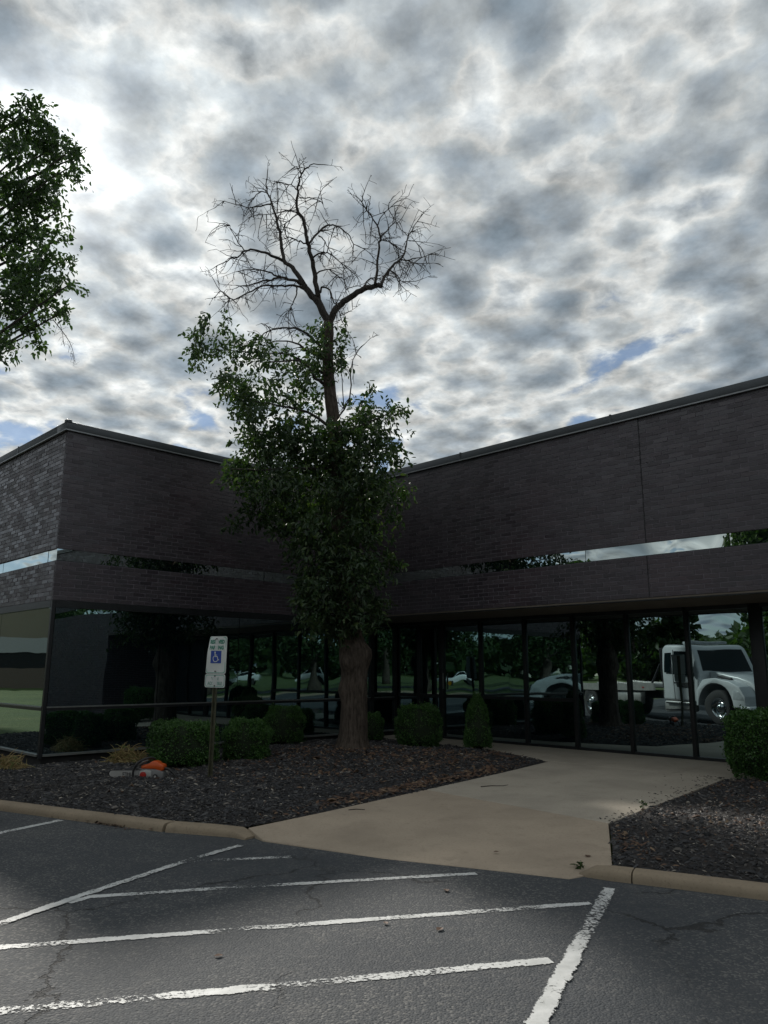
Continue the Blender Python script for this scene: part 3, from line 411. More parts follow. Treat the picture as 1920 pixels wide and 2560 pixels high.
for i, (pts, wd, lab) in enumerate([
    ([(-4.9, 5.9), (-3.811, 8.124), (-3.482, 8.795)], .11, 'white stall line ending by the left kerb'),
    ([(-4.1, 2.0), (-2.444, 5.333), (-2.188, 5.925), (-1.652, 7.039), (-1.318, 7.595)], .095, 'long worn white stall line beside the access aisle'),
    ([(-1.640, 6.998), (-.796, 7.167)], .10, 'shortest white hatch line of the access aisle'),
    ([(-2.20, 5.80), (-2.10, 5.945), (-1.132, 6.195), (.01, 6.457), (.753, 6.624)], .095, 'second white hatch line of the access aisle'),
    ([(-3.6, 4.56), (-2.24, 4.917), (-.947, 5.241), (.009, 5.48), (1.46, 5.832)], .095, 'third white hatch line meeting the wide stripe'),
    ([(-4.4, 3.4), (-1.821, 4.061), (.009, 4.506), (.95, 4.743)], .108, 'nearest white hatch line meeting the wide stripe'),
    ([(1.705, 6.20), (.715, 3.954), (-.3, 1.6)], .115, 'wide white stripe bounding the access aisle on the right')]):
    tag(strip('painted_line', pts, wd, None), lab)
# push the crossing stripe one sheet up so the paints do not share a plane
bpy.data.objects['painted_line.006'].location.z = .004
bpy.data.objects['painted_line.001'].location.z = .004

def slab(name, poly, mat, parent, th=.12):
    bm = bmesh.new(); top = [bm.verts.new(p) for p in poly]; f = bm.faces.new(top)
    if f.normal.z < 0: f.normal_flip()
    r = bmesh.ops.extrude_face_region(bm, geom=[f]); vs = [x for x in r['geom'] if isinstance(x, bmesh.types.BMVert)]
    for v in top: v.co.z -= th
    bmesh.ops.recalc_face_normals(bm, faces=bm.faces)
    bmesh.ops.bevel(bm, geom=[e for e in bm.edges if e.verts[0] in vs and e.verts[1] in vs], offset=.008, segments=2, affect='EDGES', profile=.5)
    bmesh.ops.triangulate(bm, faces=[f for f in bm.faces if len(f.verts) > 4])
    me = bpy.data.meshes.new(name); bm.to_mesh(me); bm.free()
    return link(name, me, mat, parent)
def inset(poly, d):
    c = sum((Vector(p) for p in poly), Vector()) / len(poly)
    return [Vector(p) + (c - Vector(p)).normalized() * d for p in poly]
walk = empty('sidewalk'); tag(walk, 'tan concrete walk from the parking lot to the glass entrance', kind='structure')
slab('slab', [(.548, 10.383, .10), (-.682, 8.801, .085), (-1.330, 8.06, .072), (-1.14, 7.78, .012), (.01, 7.113, .006), (.862, 6.743, .006), (1.462, 6.468, .006), (1.62, 6.56, .012), (1.861, 6.665, .055), (2.295, 8.281, .085)], MA['walk'], walk)
slab('slab', [(.556, 10.393, .10), (2.301, 8.291, .085), (4.843, 11.349, .13), (2.737, 13.273, .13), (1.726, 11.862, .12)], MA['walk2'], walk)
tt = [12.9, 11.2, 9.4, 7.5, 5.4, 3.4, 1.8]
for t1, t0 in zip(tt[:-1], tt[1:]):
    sb = lambda t: 11.30 if t < 7.6 else 11.30 + (t - 7.5) / 5.4 * .85
    slab('slab', [W(sb(t0) + .01, t0 + .005, .132), W(SG + .05, t0 + .005, .15), W(SG + .05, t1 - .005, .15), W(sb(t1) + .01, t1 - .005, .134)], MA['walk2'], walk)

kerb = empty('kerb'); tag(kerb, 'low tan concrete kerb between the planting beds and the lot', kind='structure')
KL = [(-14, 14.15), (-6.5, 10.55), (-4.94, 9.82), (-4.555, 9.627), (-3.256, 8.936), (-2.143, 8.362), (-1.70, 8.215), (-1.39, 8.11), (-1.22, 7.98)]
KR = [(1.735, 6.66), (1.86, 6.575), (2.294, 6.358), (2.832, 6.07), (3.237, 5.857), (6., 4.42), (11, 1.83)]
def kerb_run(pts, z0, z1, w=.17):
    P = [Vector((*p, 0)) for p in pts]; mb = MB(); n = len(P)
    for i, p in enumerate(P):
        t = (P[min(i+1, n-1)] - P[max(i-1, 0)]).normalized(); q = Vector((t.y, -t.x, 0))     # towards the lot
        k = z0[i]
        prof = [(0, -.1), (0, k), (w * .55, k), (w * .82, k * .94), (w * .95, k * .75), (w * 1.03, k * .3), (w * 1.06, -.1)]
        mb.v += [tuple(p + q * a + Vector((0, 0, b))) for a, b in prof]
        if i:
            for j in range(6): mb.f.append(((i-1)*7 + j, (i-1)*7 + j + 1, i*7 + j + 1, i*7 + j))
    mb.f.append(tuple(range(7))); mb.f.append(tuple(range((n-1)*7, n*7))[::-1])
    o = mb.build('kerb_stone', MA['kerb'], kerb); o.data.polygons.foreach_set('use_smooth', [True]*len(o.data.polygons)); o.data.set_sharp_from_angle(angle=R(50)); return o
k = .078
kerb_run(KL[:3], [k]*3, 0); kerb_run([(-4.928, 9.814)] + KL[3:6], [k]*4, 0)
kerb_run([(-2.131, 8.357)] + KL[6:], [k, k, k*.9, .02], 0)
kerb_run([(1.66, 6.72), KR[0], KR[1], (1.99, 6.51)], [.015, k*.8, k, k], 0); kerb_run([(2.0, 6.505)] + KR[2:6], [k]*5, 0); kerb_run(KR[5:], [k]*2, 0)

# mulch beds ---------------------------------------------------------------
BL = [(-1.36, 8.12), (-.69, 8.81), (.575, 10.365), (1.715, 11.875), (2.72, 13.285), (2.082, 14.70), (1.19, 15.96), (.306, 16.93)] + [tuple(W(12.15, 12.88)[:2]), tuple(W(SC - .02, TB - .02)[:2]), tuple(W(SC - .02, 19)[:2])] + [(-13.5, 14.2)] + KL[1:7]
BR = [(4.86, 11.33), (2.31, 8.28), (1.875, 6.665), (1.86, 6.60)] + KR[2:] + [tuple(W(11.28, -3)[:2])]
def seg_dist(P, poly):
    P = np.asarray(P)[:, None, :]; A = np.asarray(poly)[None]; B = np.roll(A, -1, 1); AB = B - A
    t = np.clip(((P - A) * AB).sum(2) / ((AB ** 2).sum(2) + 1e-9), 0, 1)
    return np.linalg.norm(P - (A + AB * t[..., None]), axis=2).min(1)
def inside(P, poly):
    P = np.asarray(P); x, y = P[:, 0], P[:, 1]; c = np.zeros(len(P), bool); A = np.asarray(poly); B = np.roll(A, -1, 0)
    for (x0, y0), (x1, y1) in zip(A, B):
        m = ((y0 > y) != (y1 > y)); xx = (x1 - x0) * (y - y0) / ((y1 - y0) if y1 != y0 else 1e-9) + x0; c ^= m & (x < xx)
    return c
def bed_z(P, poly):
    P = np.asarray(P); d = seg_dist(P, poly)
    dep = np.clip((P[:, 0] + 2.13) * .45 + (P[:, 1] - 8.36) * .89, 0, 7) if poly is BL else np.clip((P[:, 0] - 2.3) * .45 + (P[:, 1] - 6.36) * .89, 0, 7)
    tm = .14 * np.exp(-((P[:, 0] + .52) ** 2 + (P[:, 1] - 13.3) ** 2) / 1.5) * np.minimum(d, .6) / .6 if poly is BL else 0
    return tm + .066 + .009 * dep + .095 * (1 - np.exp(-d / .45)) + .012 * np.sin(P[:, 0] * 3.1 + P[:, 1] * 2.3) * np.minimum(d, .4) / .4 + .01 * np.sin(P[:, 0] * 7.7 - P[:, 1] * 5.1) * np.minimum(d, .3) / .3
def bed(name, poly, lab, step=.16):
    A = np.asarray(poly); lo, hi = A.min(0), A.max(0)
    gx, gy = np.meshgrid(np.arange(lo[0], hi[0], step), np.arange(lo[1], hi[1], step)); P = np.stack([gx.ravel(), gy.ravel()], 1)
    P = P + rng.uniform(-.04, .04, P.shape); P = P[inside(P, poly)]; P = P[seg_dist(P, poly) > .05]
    ed = []
    for i in range(len(A)):
        b = A[(i+1) % len(A)]; n = max(1, int(np.linalg.norm(b - A[i]) / .12)); ed += [A[i] + (b - A[i]) * k / n for k in range(n)]
    m = len(ed); pts = [Vector(p) for p in np.concatenate([np.array(ed), P])]
    r = geometry.delaunay_2d_cdt(pts, [(i, (i+1) % m) for i in range(m)], [], 1, 1e-5)
    v = np.array([tuple(p) for p in r[0]]); z = bed_z(v, poly)
    me = bpy.data.meshes.new(name); me.from_pydata([(x, y, h) for (x, y), h in zip(v, z)], [], r[2]); me.update()
    me.polygons.foreach_set('use_smooth', [True]*len(me.polygons))
    o = link(name, me, MA['soil']); tag(o, lab, kind='structure')
    if me.polygons[0].normal.z < 0: me.flip_normals()
    return o
bed('mulch_bed', BL, 'dark mulch bed along the left wing with the sign and tree'); bed('mulch_bed', BR, 'dark mulch bed to the right of the walk')
def chips(name, poly, n, mat, smin, smax, near, asp=.3, lift=.012, pts=None, curl=0):
    A = np.asarray(poly); lo, hi = A.min(0), A.max(0)
    if pts is None:
        P = rng.uniform(lo, hi, (n * 4, 2)); P = P[inside(P, poly)]
        P = P[(np.abs(P[:, 0]) < P[:, 1] * 1.0 + .8) & (P[:, 1] < 19)]
        keep = rng.uniform(0, 1, len(P)) < np.clip(near / P[:, 1], 0, 1) ** 2; P = P[keep][:n]
    else: P = pts
    n = len(P); z = bed_z(P, poly) + rng.uniform(.0, lift, n)
    an = rng.uniform(0, 2 * math.pi, n); ti = rng.normal(0, .28, n); L_ = rng.uniform(smin, smax, n) * (1 + (rng.uniform(0, 1, n) > .93) * .9); w = L_ * rng.uniform(asp * .5, asp * 1.3, n); h = L_ * rng.uniform(.08, .2, n)
    D = np.stack([np.cos(an) * np.cos(ti), np.sin(an) * np.cos(ti), np.sin(ti)], 1); S = np.stack([-np.sin(an), np.cos(an), rng.normal(0, .3, n)], 1); U = np.cross(D, S)
    C = np.stack([P[:, 0], P[:, 1], z], 1)
    # a splinter: four-point base with a raised ridge
    V = np.stack([C - D*L_[:, None]/2, C - S*w[:, None]/2, C + D*L_[:, None]/2, C + S*w[:, None]/2, C + U*h[:, None] - D*L_[:, None]*.15, C + U*h[:, None] + D*L_[:, None]*.2], 1).reshape(-1, 3)
    i = np.arange(n)[:, None] * 6
    F = np.concatenate([i + q for q in ([0,1,4], [1,5,4], [1,2,5], [2,3,5], [3,4,5], [3,0,4])], 1).reshape(-1, 3)
    o = link(name, np_mesh(name, V, F), mat); return o
tag(chips('mulch_chips', BL, 52000, MA['chips'], .024, .068, 9.0), 'black and brown wood chips covering the left bed', 'mulch', kind='stuff')
tag(chips('mulch_chips', BR, 22000, MA['chips'], .022, .06, 7.5), 'black and brown wood chips covering the right bed', 'mulch', kind='stuff')
def litter_pts(poly, spots):
    P = []
    for (x, y, sx, sy, a, n) in spots:
        q = rng.normal(0, 1, (n, 2)) * (sx, sy); c, s_ = math.cos(a), math.sin(a)
        P.append(np.stack([x + q[:, 0]*c - q[:, 1]*s_, y + q[:, 0]*s_ + q[:, 1]*c], 1))
    P = np.concatenate(P); return P[inside(P, poly) & (seg_dist(P, poly) > .02)]
LPT = litter_pts(BL, [(-.3, 12.9, .8, .45, .3, 330), (.6, 12.7, .9, .4, .6, 240), (-1.3, 13.3, .5, .4, 0, 160), (1.2, 12.4, .9, .35, .95, 240), (.1, 10.1, .9, .07, .9, 420), (1.3, 11.6, .7, .09, .92, 260), (-.3, 11.8, 1., .9, 0, 300), (-1.6, 11.2, 1.2, .9, 0, 160), (1.5, 13.8, .5, .3, 0, 120)])
tag(chips('leaf_litter', BL, 0, MA['litter'], .035, .085, 9, .5, .03, LPT), 'rusty dead leaves scattered on the left bed around the trunk', 'leaf litter', kind='stuff')
LPR = litter_pts(BR, [(3.9, 8.6, 1., .6, .6, 230), (2.9, 7.6, .5, .5, 0, 70), (2.2, 7.6, .06, .6, 0, 120), (4.6, 10.2, .6, .5, 0, 180), (4.2, 7.4, .9, .8, 0, 160)])
tag(chips('leaf_litter', BR, 0, MA['litter'], .03, .065, 9, .5, .03, LPR), 'rusty dead leaves scattered on the right bed', 'leaf litter', kind='stuff')

# ------------------------------------------------------------------ office building
BO = W(SC, TB)
bld = empty('office_building', BO, RZ)
tag(bld, 'low dark brick office block with mirrored ribbon windows and recessed glass entrance', 'building')
def bl(mb, name, mat, parent=None, **kw):        # geometry given in s,t,z -> local to the building
    mb.v = [(x - SC, y - TB, z) for x, y, z in mb.v]; return mb.build(name, mat, parent or bld, **kw)
def lprism(poly, z0, z1):
    n = len(poly); mb = MB(); mb.add([(s, t, z0) for s, t in poly] + [(s, t, z1) for s, t in poly], [tuple(range(n))[::-1], tuple(range(n, 2*n))] + [(i, (i+1) % n, (i+1) % n + n, i + n) for i in range(n)]); return mb
TE, SB, TBK = -9., 24., 32.
e = .06
bl(lprism([(SA+e, TE), (SA+e, TB+e), (SC+e, TB+e), (SC+e, TBK), (SB, TBK), (SB, TE)], ZB + .02, ZC), 'wall_core', MA['core'])
bl(lprism([(SA+e, TE), (SA+e, 1.8-e), (SG+e, 1.8-e), (SG+e, TB+e), (SC+e, TB+e), (SC+e, TBK), (SB, TBK), (SB, TE)], -.05, ZB + .02), 'wall_core', MA['core'])
bl(lprism([(SA+.1, TE), (SA+.1, TB+.1), (SC+.1, TB+.1), (SC+.1, TBK), (SB, TBK), (SB, TE)], ZC, ZC + .05), 'roof', MA['roof'])
# soffit of the recess
bl(lprism([(SA+.014, 1.8), (SA+.014, TB-.01), (SG+.02, TB-.01), (SG+.02, 1.8)], ZB - .03, ZB - .004), 'soffit', MA['soffit'])
bl(MB().box(SA - .0, SA + .09, 1.8, TB - .05, ZB - .045, ZB - .0315), 'soffit_edge', MA['frame'])
# coping
def coping(s0, s1, t0, t1, name='coping'): return bl(MB().box(s0, s1, t0, t1, ZC + .006, ZT), name, MA['coping'], bevel=.006)
coping(SA - .05, SA + .35, TE, TB - .052); coping(SC - .05, SA + .35, TB - .05, TB + .35); coping(SC - .05, SC + .35, TB + .352, TBK)
for q in [(SA - .058, SA - .02, TE, TB - .06), (SC - .058, SA - .06, TB - .058, TB - .02), (SC - .058, SC - .02, TB - .018, TBK)]:
    bl(MB().box(*q, ZC - .016, ZC + .004), 'drip_edge', MA['drip'])
for t in (TB - 1.0, 9.3, 6.05, 2.8, -.4): bl(MB().box(SA - .056, SA + .3, t, t + .03, ZC + .004, ZT + .012), 'coping_seam', MA['coping'])
for t in (TB + 2.2, TB + 5.2): bl(MB().box(SC - .056, SC + .3, t, t + .03, ZC + .004, ZT + .012), 'coping_seam', MA['coping'])
bl(MB().box(SC - .06, SC + .04, TB - .06, TB + .04, ZT - .02, ZT + .035), 'coping_corner', MA['coping'], bevel=.01)

# bricks ---------------------------------------------------------------------
BLN, BHT, JT, DP = .2225, .062, .013, .05
cells = []          # (band object, orientation, run0, run1, z0, z1)
def band(face, r0, r1, z0, z1, nc, name, skip=()):
    """face: 'A','B','C','E'; the band object is the mortar backing, set 5 mm behind the brick faces"""
    mb = MB(); q = .005
    if face == 'A': mb.box(SA + q, SA + .06, r0, r1, z0, z1)
    elif face == 'B': mb.box(r0, r1, TB + q, TB + .06, z0, z1)
    elif face == 'C': mb.box(SC + q, SC + .06, r0, r1, z0, z1)
    elif face == 'E': mb.box(r0, r1, 1.8 - .06, 1.8 - q, z0, z1)     # return wall closing the recess
    o = bl(mb, name, MA['mortar']); h = (z1 - z0) / nc; lst = []
    for c in range(nc):
        x = r0 - (0 if c % 2 == 0 else (BLN + JT) / 2)
        while x < r1 - .02:
            segs = [(max(x, r0), min(x + BLN, r1))]
            for (k0, k1) in skip: segs = [g for a, b in segs for g in (((a, b),) if b <= k0 or a >= k1 else ((a, k0), (k1, b)))]
            lst += [(face, a, b, z0 + c * h + JT / 2, z0 + (c + 1) * h - JT / 2) for a, b in segs if b - a > .008]
            x += BLN + JT
    cells.append((o, lst)); return o
JA = (5.593, 5.611)
band('A', 1.8, TB - .002, ZB, ZS0, 9, 'lower_brick_band', [JA]); band('A', TE, TB - .002, ZS1, ZC, 29, 'upper_brick_band', [JA])
band('A', TE, 1.8, -.05, ZS0, 47, 'brick_pier'); band('E', SA + .052, SG, -.05, ZB, 38, 'brick_return')
band('B', SC, SA - .002, ZB, ZS0, 9, 'lower_brick_band'); band('B', SC, SA - .002, ZS1, ZC, 29, 'upper_brick_band')
band('C', TB + .052, TB + 9, ZB, ZS0, 9, 'lower_brick_band'); band('C', TB + .052, TB + 9, ZS1, ZC, 29, 'upper_brick_band')
bl(MB().box(SA + .002, SA + .005, JA[0] - .001, JA[1] + .001, ZS1, ZC), 'control_joint', MA['sealant']); bl(MB().box(SA + .002, SA + .005, JA[0] - .001, JA[1] + .001, ZB, ZS0), 'control_joint', MA['sealant'])
CM = cam.matrix_world.inverted() if False else Matrix.LocRotScale(cam.location, cam.rotation_euler, None).inverted()
def proj(p):
    q = CM @ p; 
    if q.z > -.1: return None
    return (.5 + q.x / -q.z * 35.94 / 36, .5 + q.y / -q.z * 35.94 / 48, -q.z)
cand = []
for bi, (o, lst) in enumerate(cells):
    for ci, (fc, a, b, z0, z1) in enumerate(lst):
        m = (a + b) / 2; zc = (z0 + z1) / 2
        p = W(SA, m, zc) if fc == 'A' else W(m, TB, zc) if fc == 'B' else W(SC, m, zc) if fc == 'C' else None
        if p is None: continue
        u = proj(p)
        if not u or not (.005 < u[0] < .995 and .005 < u[1] < .995): continue
        if fc == 'B' or (fc == 'A' and .40 < u[0] < .54): continue
        nrm = -AY if fc == 'B' else -AX
        d = Vector((0, 0, 1.6)) - p; cand.append(((b - a) * (z1 - z0) * d.normalized().dot(nrm) / u[2] ** 2, bi, ci))
cand.sort(reverse=True); single = {(bi, ci) for _, bi, ci in cand[:300]}
BM = {}
def brick_mesh(ln, ht, fc):
    k = (round(ln, 3), round(ht, 3), fc)
    if k not in BM:
        mb = MB()
        if fc == 'B': mb.box(-ln/2, ln/2, 0, DP, -ht/2, ht/2)
        else: mb.box(0, DP, -ln/2, ln/2, -ht/2, ht/2)
        BM[k] = mb.mesh('brick'); BM[k].materials.append(MA['brick'])
    return BM[k]
for bi, (o, lst) in enumerate(cells):
    V = []; nb = 0
    for ci, (fc, a, b, z0, z1) in enumerate(lst):
        off = random.gauss(0, .0012); t1, t2 = max(-.03, min(.03, random.gauss(0, .018))), random.gauss(0, .014); off = max(-.002, min(.001, off))
        if (bi, ci) in single:
            m, zc = (a + b) / 2, (z0 + z1) / 2
            loc = (SA + off - SC, m - TB, zc) if fc == 'A' else (off, m - TB, zc) if fc == 'C' else (m - SC, off, zc)
            link('brick', brick_mesh(b - a, z1 - z0, fc), None, o, loc, (t2 if fc == 'B' else 0, 0 if fc == 'B' else -t2, t1)); continue
        ln, ht = b - a, z1 - z0
        fr = [off + s1 * t1 * ln / 2 + s2 * t2 * ht / 2 for s1, s2 in ((-1, -1), (1, -1), (1, 1), (-1, 1))]
        rr = ((a, z0), (b, z0), (b, z1), (a, z1))
        if fc == 'A': q = [(SA + f, x, z) for f, (x, z) in zip(fr, rr)] + [(SA + DP, x, z) for x, z in rr]
        elif fc == 'C': q = [(SC + f, x, z) for f, (x, z) in zip(fr, rr)] + [(SC + DP, x, z) for x, z in rr]
        elif fc == 'B': q = [(x, TB + f, z) for f, (x, z) in zip(fr, rr)] + [(x, TB + DP, z) for x, z in rr]
        else: q = [(x, 1.8 + f, z) for f, (x, z) in zip(fr, rr)] + [(x, 1.8 - DP, z) for x, z in rr]
        V += q
    if V:
        V = np.array(V) - (SC, TB, 0); n = len(V) // 8; i = np.arange(n)[:, None] * 8
        F = np.concatenate([i + q for q in ([0,3,2,1], [0,1,5,4], [1,2,6,5], [2,3,7,6], [3,0,4,7])], 1).reshape(-1, 4)
        so = link('bricks', np_mesh('bricks', V, F), MA['bricks'], o); so['kind'] = 'stuff'

# glazing --------------------------------------------------------------------
def pane(parent, face, a, b, z0, z1, depth, mat, tilt=.0016):
    w, h = b - a, z1 - z0; mb = MB()
    if face == 'B': mb.box(-w/2, w/2, 0, .012, -h/2, h/2); loc = ((a+b)/2 - SC, TB + depth - TB, (z0+z1)/2); rot = (random.gauss(0, tilt), 0, random.gauss(0, tilt))
    else:
        mb.box(0, .012, -w/2, w/2, -h/2, h/2); s0 = {'A': SA, 'C': SC, 'G': SG}[face]; loc = (s0 + depth - SC, (a+b)/2 - TB, (z0+z1)/2); rot = (0, random.gauss(0, tilt), random.gauss(0, tilt))
    return mb.build('pane', mat, parent, loc, rot)
def ribbon(face, cuts):
    root = empty('ribbon_window'); root.parent = bld
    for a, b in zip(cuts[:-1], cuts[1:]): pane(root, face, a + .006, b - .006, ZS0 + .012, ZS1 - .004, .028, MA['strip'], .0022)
    a, b = cuts[0], cuts[-1]
    if face == 'A': bl(MB().box(SA + .012, SA + .055, a, b, ZS0 - .002, ZS0 + .012), 'frame', MA['frame'], root)
    elif face == 'B': bl(MB().box(a, b, TB + .012, TB + .055, ZS0 - .002, ZS0 + .012), 'frame', MA['frame'], root)
    else: bl(MB().box(SC + .012, SC + .055, a, b, ZS0 - .002, ZS0 + .012), 'frame', MA['frame'], root)
ribbon('A', [TE, -6.6, -4.2, -1.8, .6, 3.0, 4.32, 6.7, 9.1, 11.4, TB - .01]); ribbon('B', [SC + .006, 7.2, 9.3, SA - .004]); ribbon('C', [TB + .05, TB + .42, TB + 2.6, TB + 4.8, TB + 7])
# recessed entrance front
front = empty('entrance_glazing'); front.parent = bld
mt = [1.8, 2.7, 3.70, 4.71, 5.87, 7.0, 8.13, 9.26, 10.4, 11.5, 12.2, TB - .02]
wide = {4.71: .20, 11.5: .13}
for i, t in enumerate(mt[1:-1]):
    w = wide.get(t, .07)
    bl(MB().box(SG - .05, SG + .05, t - w/2, t + w/2, .152, ZB - .032), 'mullion', MA['frame'], front, bevel=.004)
bl(MB().box(SG - .045, SG + .05, 1.81, TB - .03, .150, .20), 'base_rail', MA['frame'], front); bl(MB().box(SG - .045, SG + .05, 1.81, TB - .03, ZB - .10, ZB - .033), 'head_rail', MA['frame'], front)
bl(MB().box(SG - .040, SG + .05, 8.16, TB - .04, 1.02, 1.085), 'mid_rail', MA['frame'], front)
for a, b in zip(mt[:-1], mt[1:]):
    wa, wb = wide.get(a, .07)/2, wide.get(b, .07)/2
    if a >= 8.1:
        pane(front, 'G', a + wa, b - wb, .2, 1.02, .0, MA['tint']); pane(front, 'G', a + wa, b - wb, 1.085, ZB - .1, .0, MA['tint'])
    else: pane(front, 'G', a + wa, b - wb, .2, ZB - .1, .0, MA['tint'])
st = MB().add([(SG - .012, 11.28 + .05 * math.cos(i * math.pi / 8), 1.33 + .05 * math.sin(i * math.pi / 8)) for i in range(16)], [tuple(range(16))]); bl(st, 'round_sticker', MA['yellow'], front)
bl(MB().box(SG - .085, SG - .055, 11.40, 11.425, 1.2, 1.55), 'door_pull', MA['sill'], front)
# glazing under the left wing
def wing(face, r0, r1, cuts, zb, rails=True):
    root = empty('wing_glazing'); root.parent = bld
    def bar(d0, d1, a, b, z0, z1, name, mat):
        mb = MB().box(a, b, TB + d0, TB + d1, z0, z1) if face == 'B' else MB().box(SC + d0, SC + d1, a, b, z0, z1)
        return bl(mb, name, mat, root)
    bar(-.004, .1, r0, r1, ZB - .12, ZB - .004, 'head_rail', MA['frame']); bar(-.014, .1, r0, r1, .985, 1.005, 'sill', MA['sill']); bar(-.006, .1, r0, r1, .94, .983, 'mid_rail', MA['frame']); bar(-.016, .1, r0, r1, zb - .02, zb + .014, 'base_sill', MA['sill'])
    for a, b in zip(cuts[:-1], cuts[1:]):
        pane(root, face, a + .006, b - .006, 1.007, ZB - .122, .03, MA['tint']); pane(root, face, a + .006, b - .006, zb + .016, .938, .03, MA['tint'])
    return root
wb = wing('B', SC + .06, SG - .06, [SC + .07, 7.05, 8.75, 10.3, 11.85, 12.35, SG - .08], .25)
for s, w in ((11.85, .09), (12.38, .10), (SG - .06, .06)): bl(MB().box(s - w/2, s + w/2, TB - .02, TB + .06, .16, ZB - .006), 'mullion', MA['frame'], wb)
wing('C', TB + .06, TB + 9, [TB + .07, TB + 2.4, TB + 4.7, TB + 7, TB + 9], .25)
bl(MB().box(SC - .002, SC + .055, TB - .002, TB + .055, .2, ZB - .004), 'corner_post', MA['frame'])

# ------------------------------------------------------------------ accessible-parking sign
def sign():
    root = empty('parking_sign', (-2.346, 10.891, .12), math.atan2(-.45, .89)); root.rotation_euler.y = R(.6)
    tag(root, 'bent white reserved parking sign with blue wheelchair symbol on a steel post', 'sign')
    # U-channel post
    prof = [(-.038, .0), (-.026, .0), (-.018, .024), (.018, .024), (.026, .0), (.038, .0), (.038, .006), (.029, .006), (.021, .030), (-.021, .030), (-.029, .006), (-.038, .006)]
    mb = MB(); n = len(prof); zs = (-.1, 1.90)
    mb.add([(x, y, z) for z in zs for x, y in prof], [(i, (i+1) % n, (i+1) % n + n, i + n) for i in range(n)] + [tuple(range(n, 2*n))]); po = mb.build('post', MA['post'], root)
    hole = MB()
    for k in range(30): hole.box(-.005, .005, .0236, .0306, .1 + k * .05, .112 + k * .05)
    hole.build('bolt_holes', MA['black'], po)
    def bend(x, z, W_, H_, z0):                # the top left corner is folded back
        k = max(0, (-x / W_ + .5 - .62) + (z - z0) / H_ - .62); return .11 * k * k + .003 * math.sin(z * 14) + .05 * max(0, -x / W_ - .2) ** 2
    def plate(W_, H_, z0, bent):
        r = .028; pts = []
        for cx, cz, a0 in ((W_/2 - r, H_ - r, 0), (-W_/2 + r, H_ - r, 90), (-W_/2 + r, r, 180), (W_/2 - r, r, 270)):
            pts += [(cx + r * math.cos(R(a0 + k * 15)), cz + r * math.sin(R(a0 + k * 15))) for k in range(7)]
        return pts
    def flat(poly_list, name, mat, parent, dy, W_, H_, z0, bent, cut=.02):
        V, F = [], []
        for poly in poly_list:
            xs, zs_ = [p[0] for p in poly], [p[1] for p in poly]; q = [Vector(p) for p in poly]; n0 = len(q)
            if cut < 1:
                g = [(x, z) for x in np.arange(min(xs) + .011, max(xs), .025) for z in np.arange(min(zs_) + .011, max(zs_), .025)]
                if g: q += [Vector(p) for p, k in zip(g, inside(np.array(g), poly)) if k]
            r = geometry.delaunay_2d_cdt(q, [(i, (i + 1) % n0) for i in range(n0)], [], 1, 1e-6); b0 = len(V)
            V += [(p.x, dy + (bend(p.x, z0 + p.y, W_, H_, z0) if bent else 0), z0 + p.y) for p in r[0]]; F += [tuple(b0 + i for i in f) for f in r[2]]
        me = bpy.data.meshes.new(name); me.from_pydata(V, [], F); me.update()
        return link(name, me, mat, parent)
    def ring(pts, w):
        c = (sum(p[0] for p in pts) / len(pts), sum(p[1] for p in pts) / len(pts)); n = len(pts)
        inn = [(p[0] - math.copysign(w, p[0] - c[0]), p[1] - math.copysign(w, p[1] - c[1])) for p in pts]
        return [[pts[i], pts[(i+1) % n], inn[(i+1) % n], inn[i]] for i in range(n)]
    def scale_in(pts, d):
        c = (sum(p[0] for p in pts) / len(pts), sum(p[1] for p in pts) / len(pts)); return [(p[0] - math.copysign(d, p[0] - c[0]), p[1] - math.copysign(d, p[1] - c[1])) for p in pts]
    def text(body, size, x, z, mat, parent, dy, W_, H_, z0, bent, name, sx=1.):
        cu = bpy.data.curves.new('t', 'FONT'); cu.body = body; cu.size = size; cu.align_x = 'CENTER'; cu.offset = .0035; cu.resolution_u = 2
        ob = bpy.data.objects.new('t', cu); COL.objects.link(ob); bpy.context.view_layer.update()
        me = bpy.data.meshes.new_from_object(ob); bpy.data.objects.remove(ob)
        for v in me.vertices:
            X, Z = x + v.co.x * sx, z0 + z + v.co.y; v.co = (X, dy + (bend(X, Z, W_, H_, z0) if bent else 0), Z)
        me.materials.clear(); return link(name, me, mat, parent)
    W1, H1, Z1 = .35, .515, 1.425; W2, H2, Z2 = .35, .18, 1.24
    pl = plate(W1, H1, Z1, True); p1 = flat([pl], 'sign_plate', MA['signw'], root, -.004, W1, H1, Z1, True, .05)
    m = p1.modifiers.new('thickness', 'SOLIDIFY'); m.thickness = .003; m.offset = 0
    flat(ring(scale_in(pl, .012), .007), 'border', MA['signb'], p1, -.009, W1, H1, Z1, True)
    text('RESERVED', .072, 0, .415, MA['signg'], p1, -.0095, W1, H1, Z1, True, 'lettering', .84); text('PARKING', .072, 0, .335, MA['signg'], p1, -.0095, W1, H1, Z1, True, 'lettering', .84)
    flat([[(-.092, .145), (.092, .145), (.092, .315), (-.092, .315)]], 'blue_panel', MA['blue'], p1, -.009, W1, H1, Z1, False)
    # wheelchair symbol
    sy = []
    def thick(pts, w):
        for (x0, z0_), (x1, z1_) in zip(pts[:-1], pts[1:]):
            d = math.hypot(x1 - x0, z1_ - z0_); nx, nz = -(z1_ - z0_) / d * w / 2, (x1 - x0) / d * w / 2
            sy.append([(x0 + nx, z0_ + nz), (x0 - nx, z0_ - nz), (x1 - nx, z1_ - nz), (x1 + nx, z1_ + nz)])
    sy.append([(-.018 + .013 * math.cos(k * math.pi / 6), .293 + .013 * math.sin(k * math.pi / 6)) for k in range(12)])
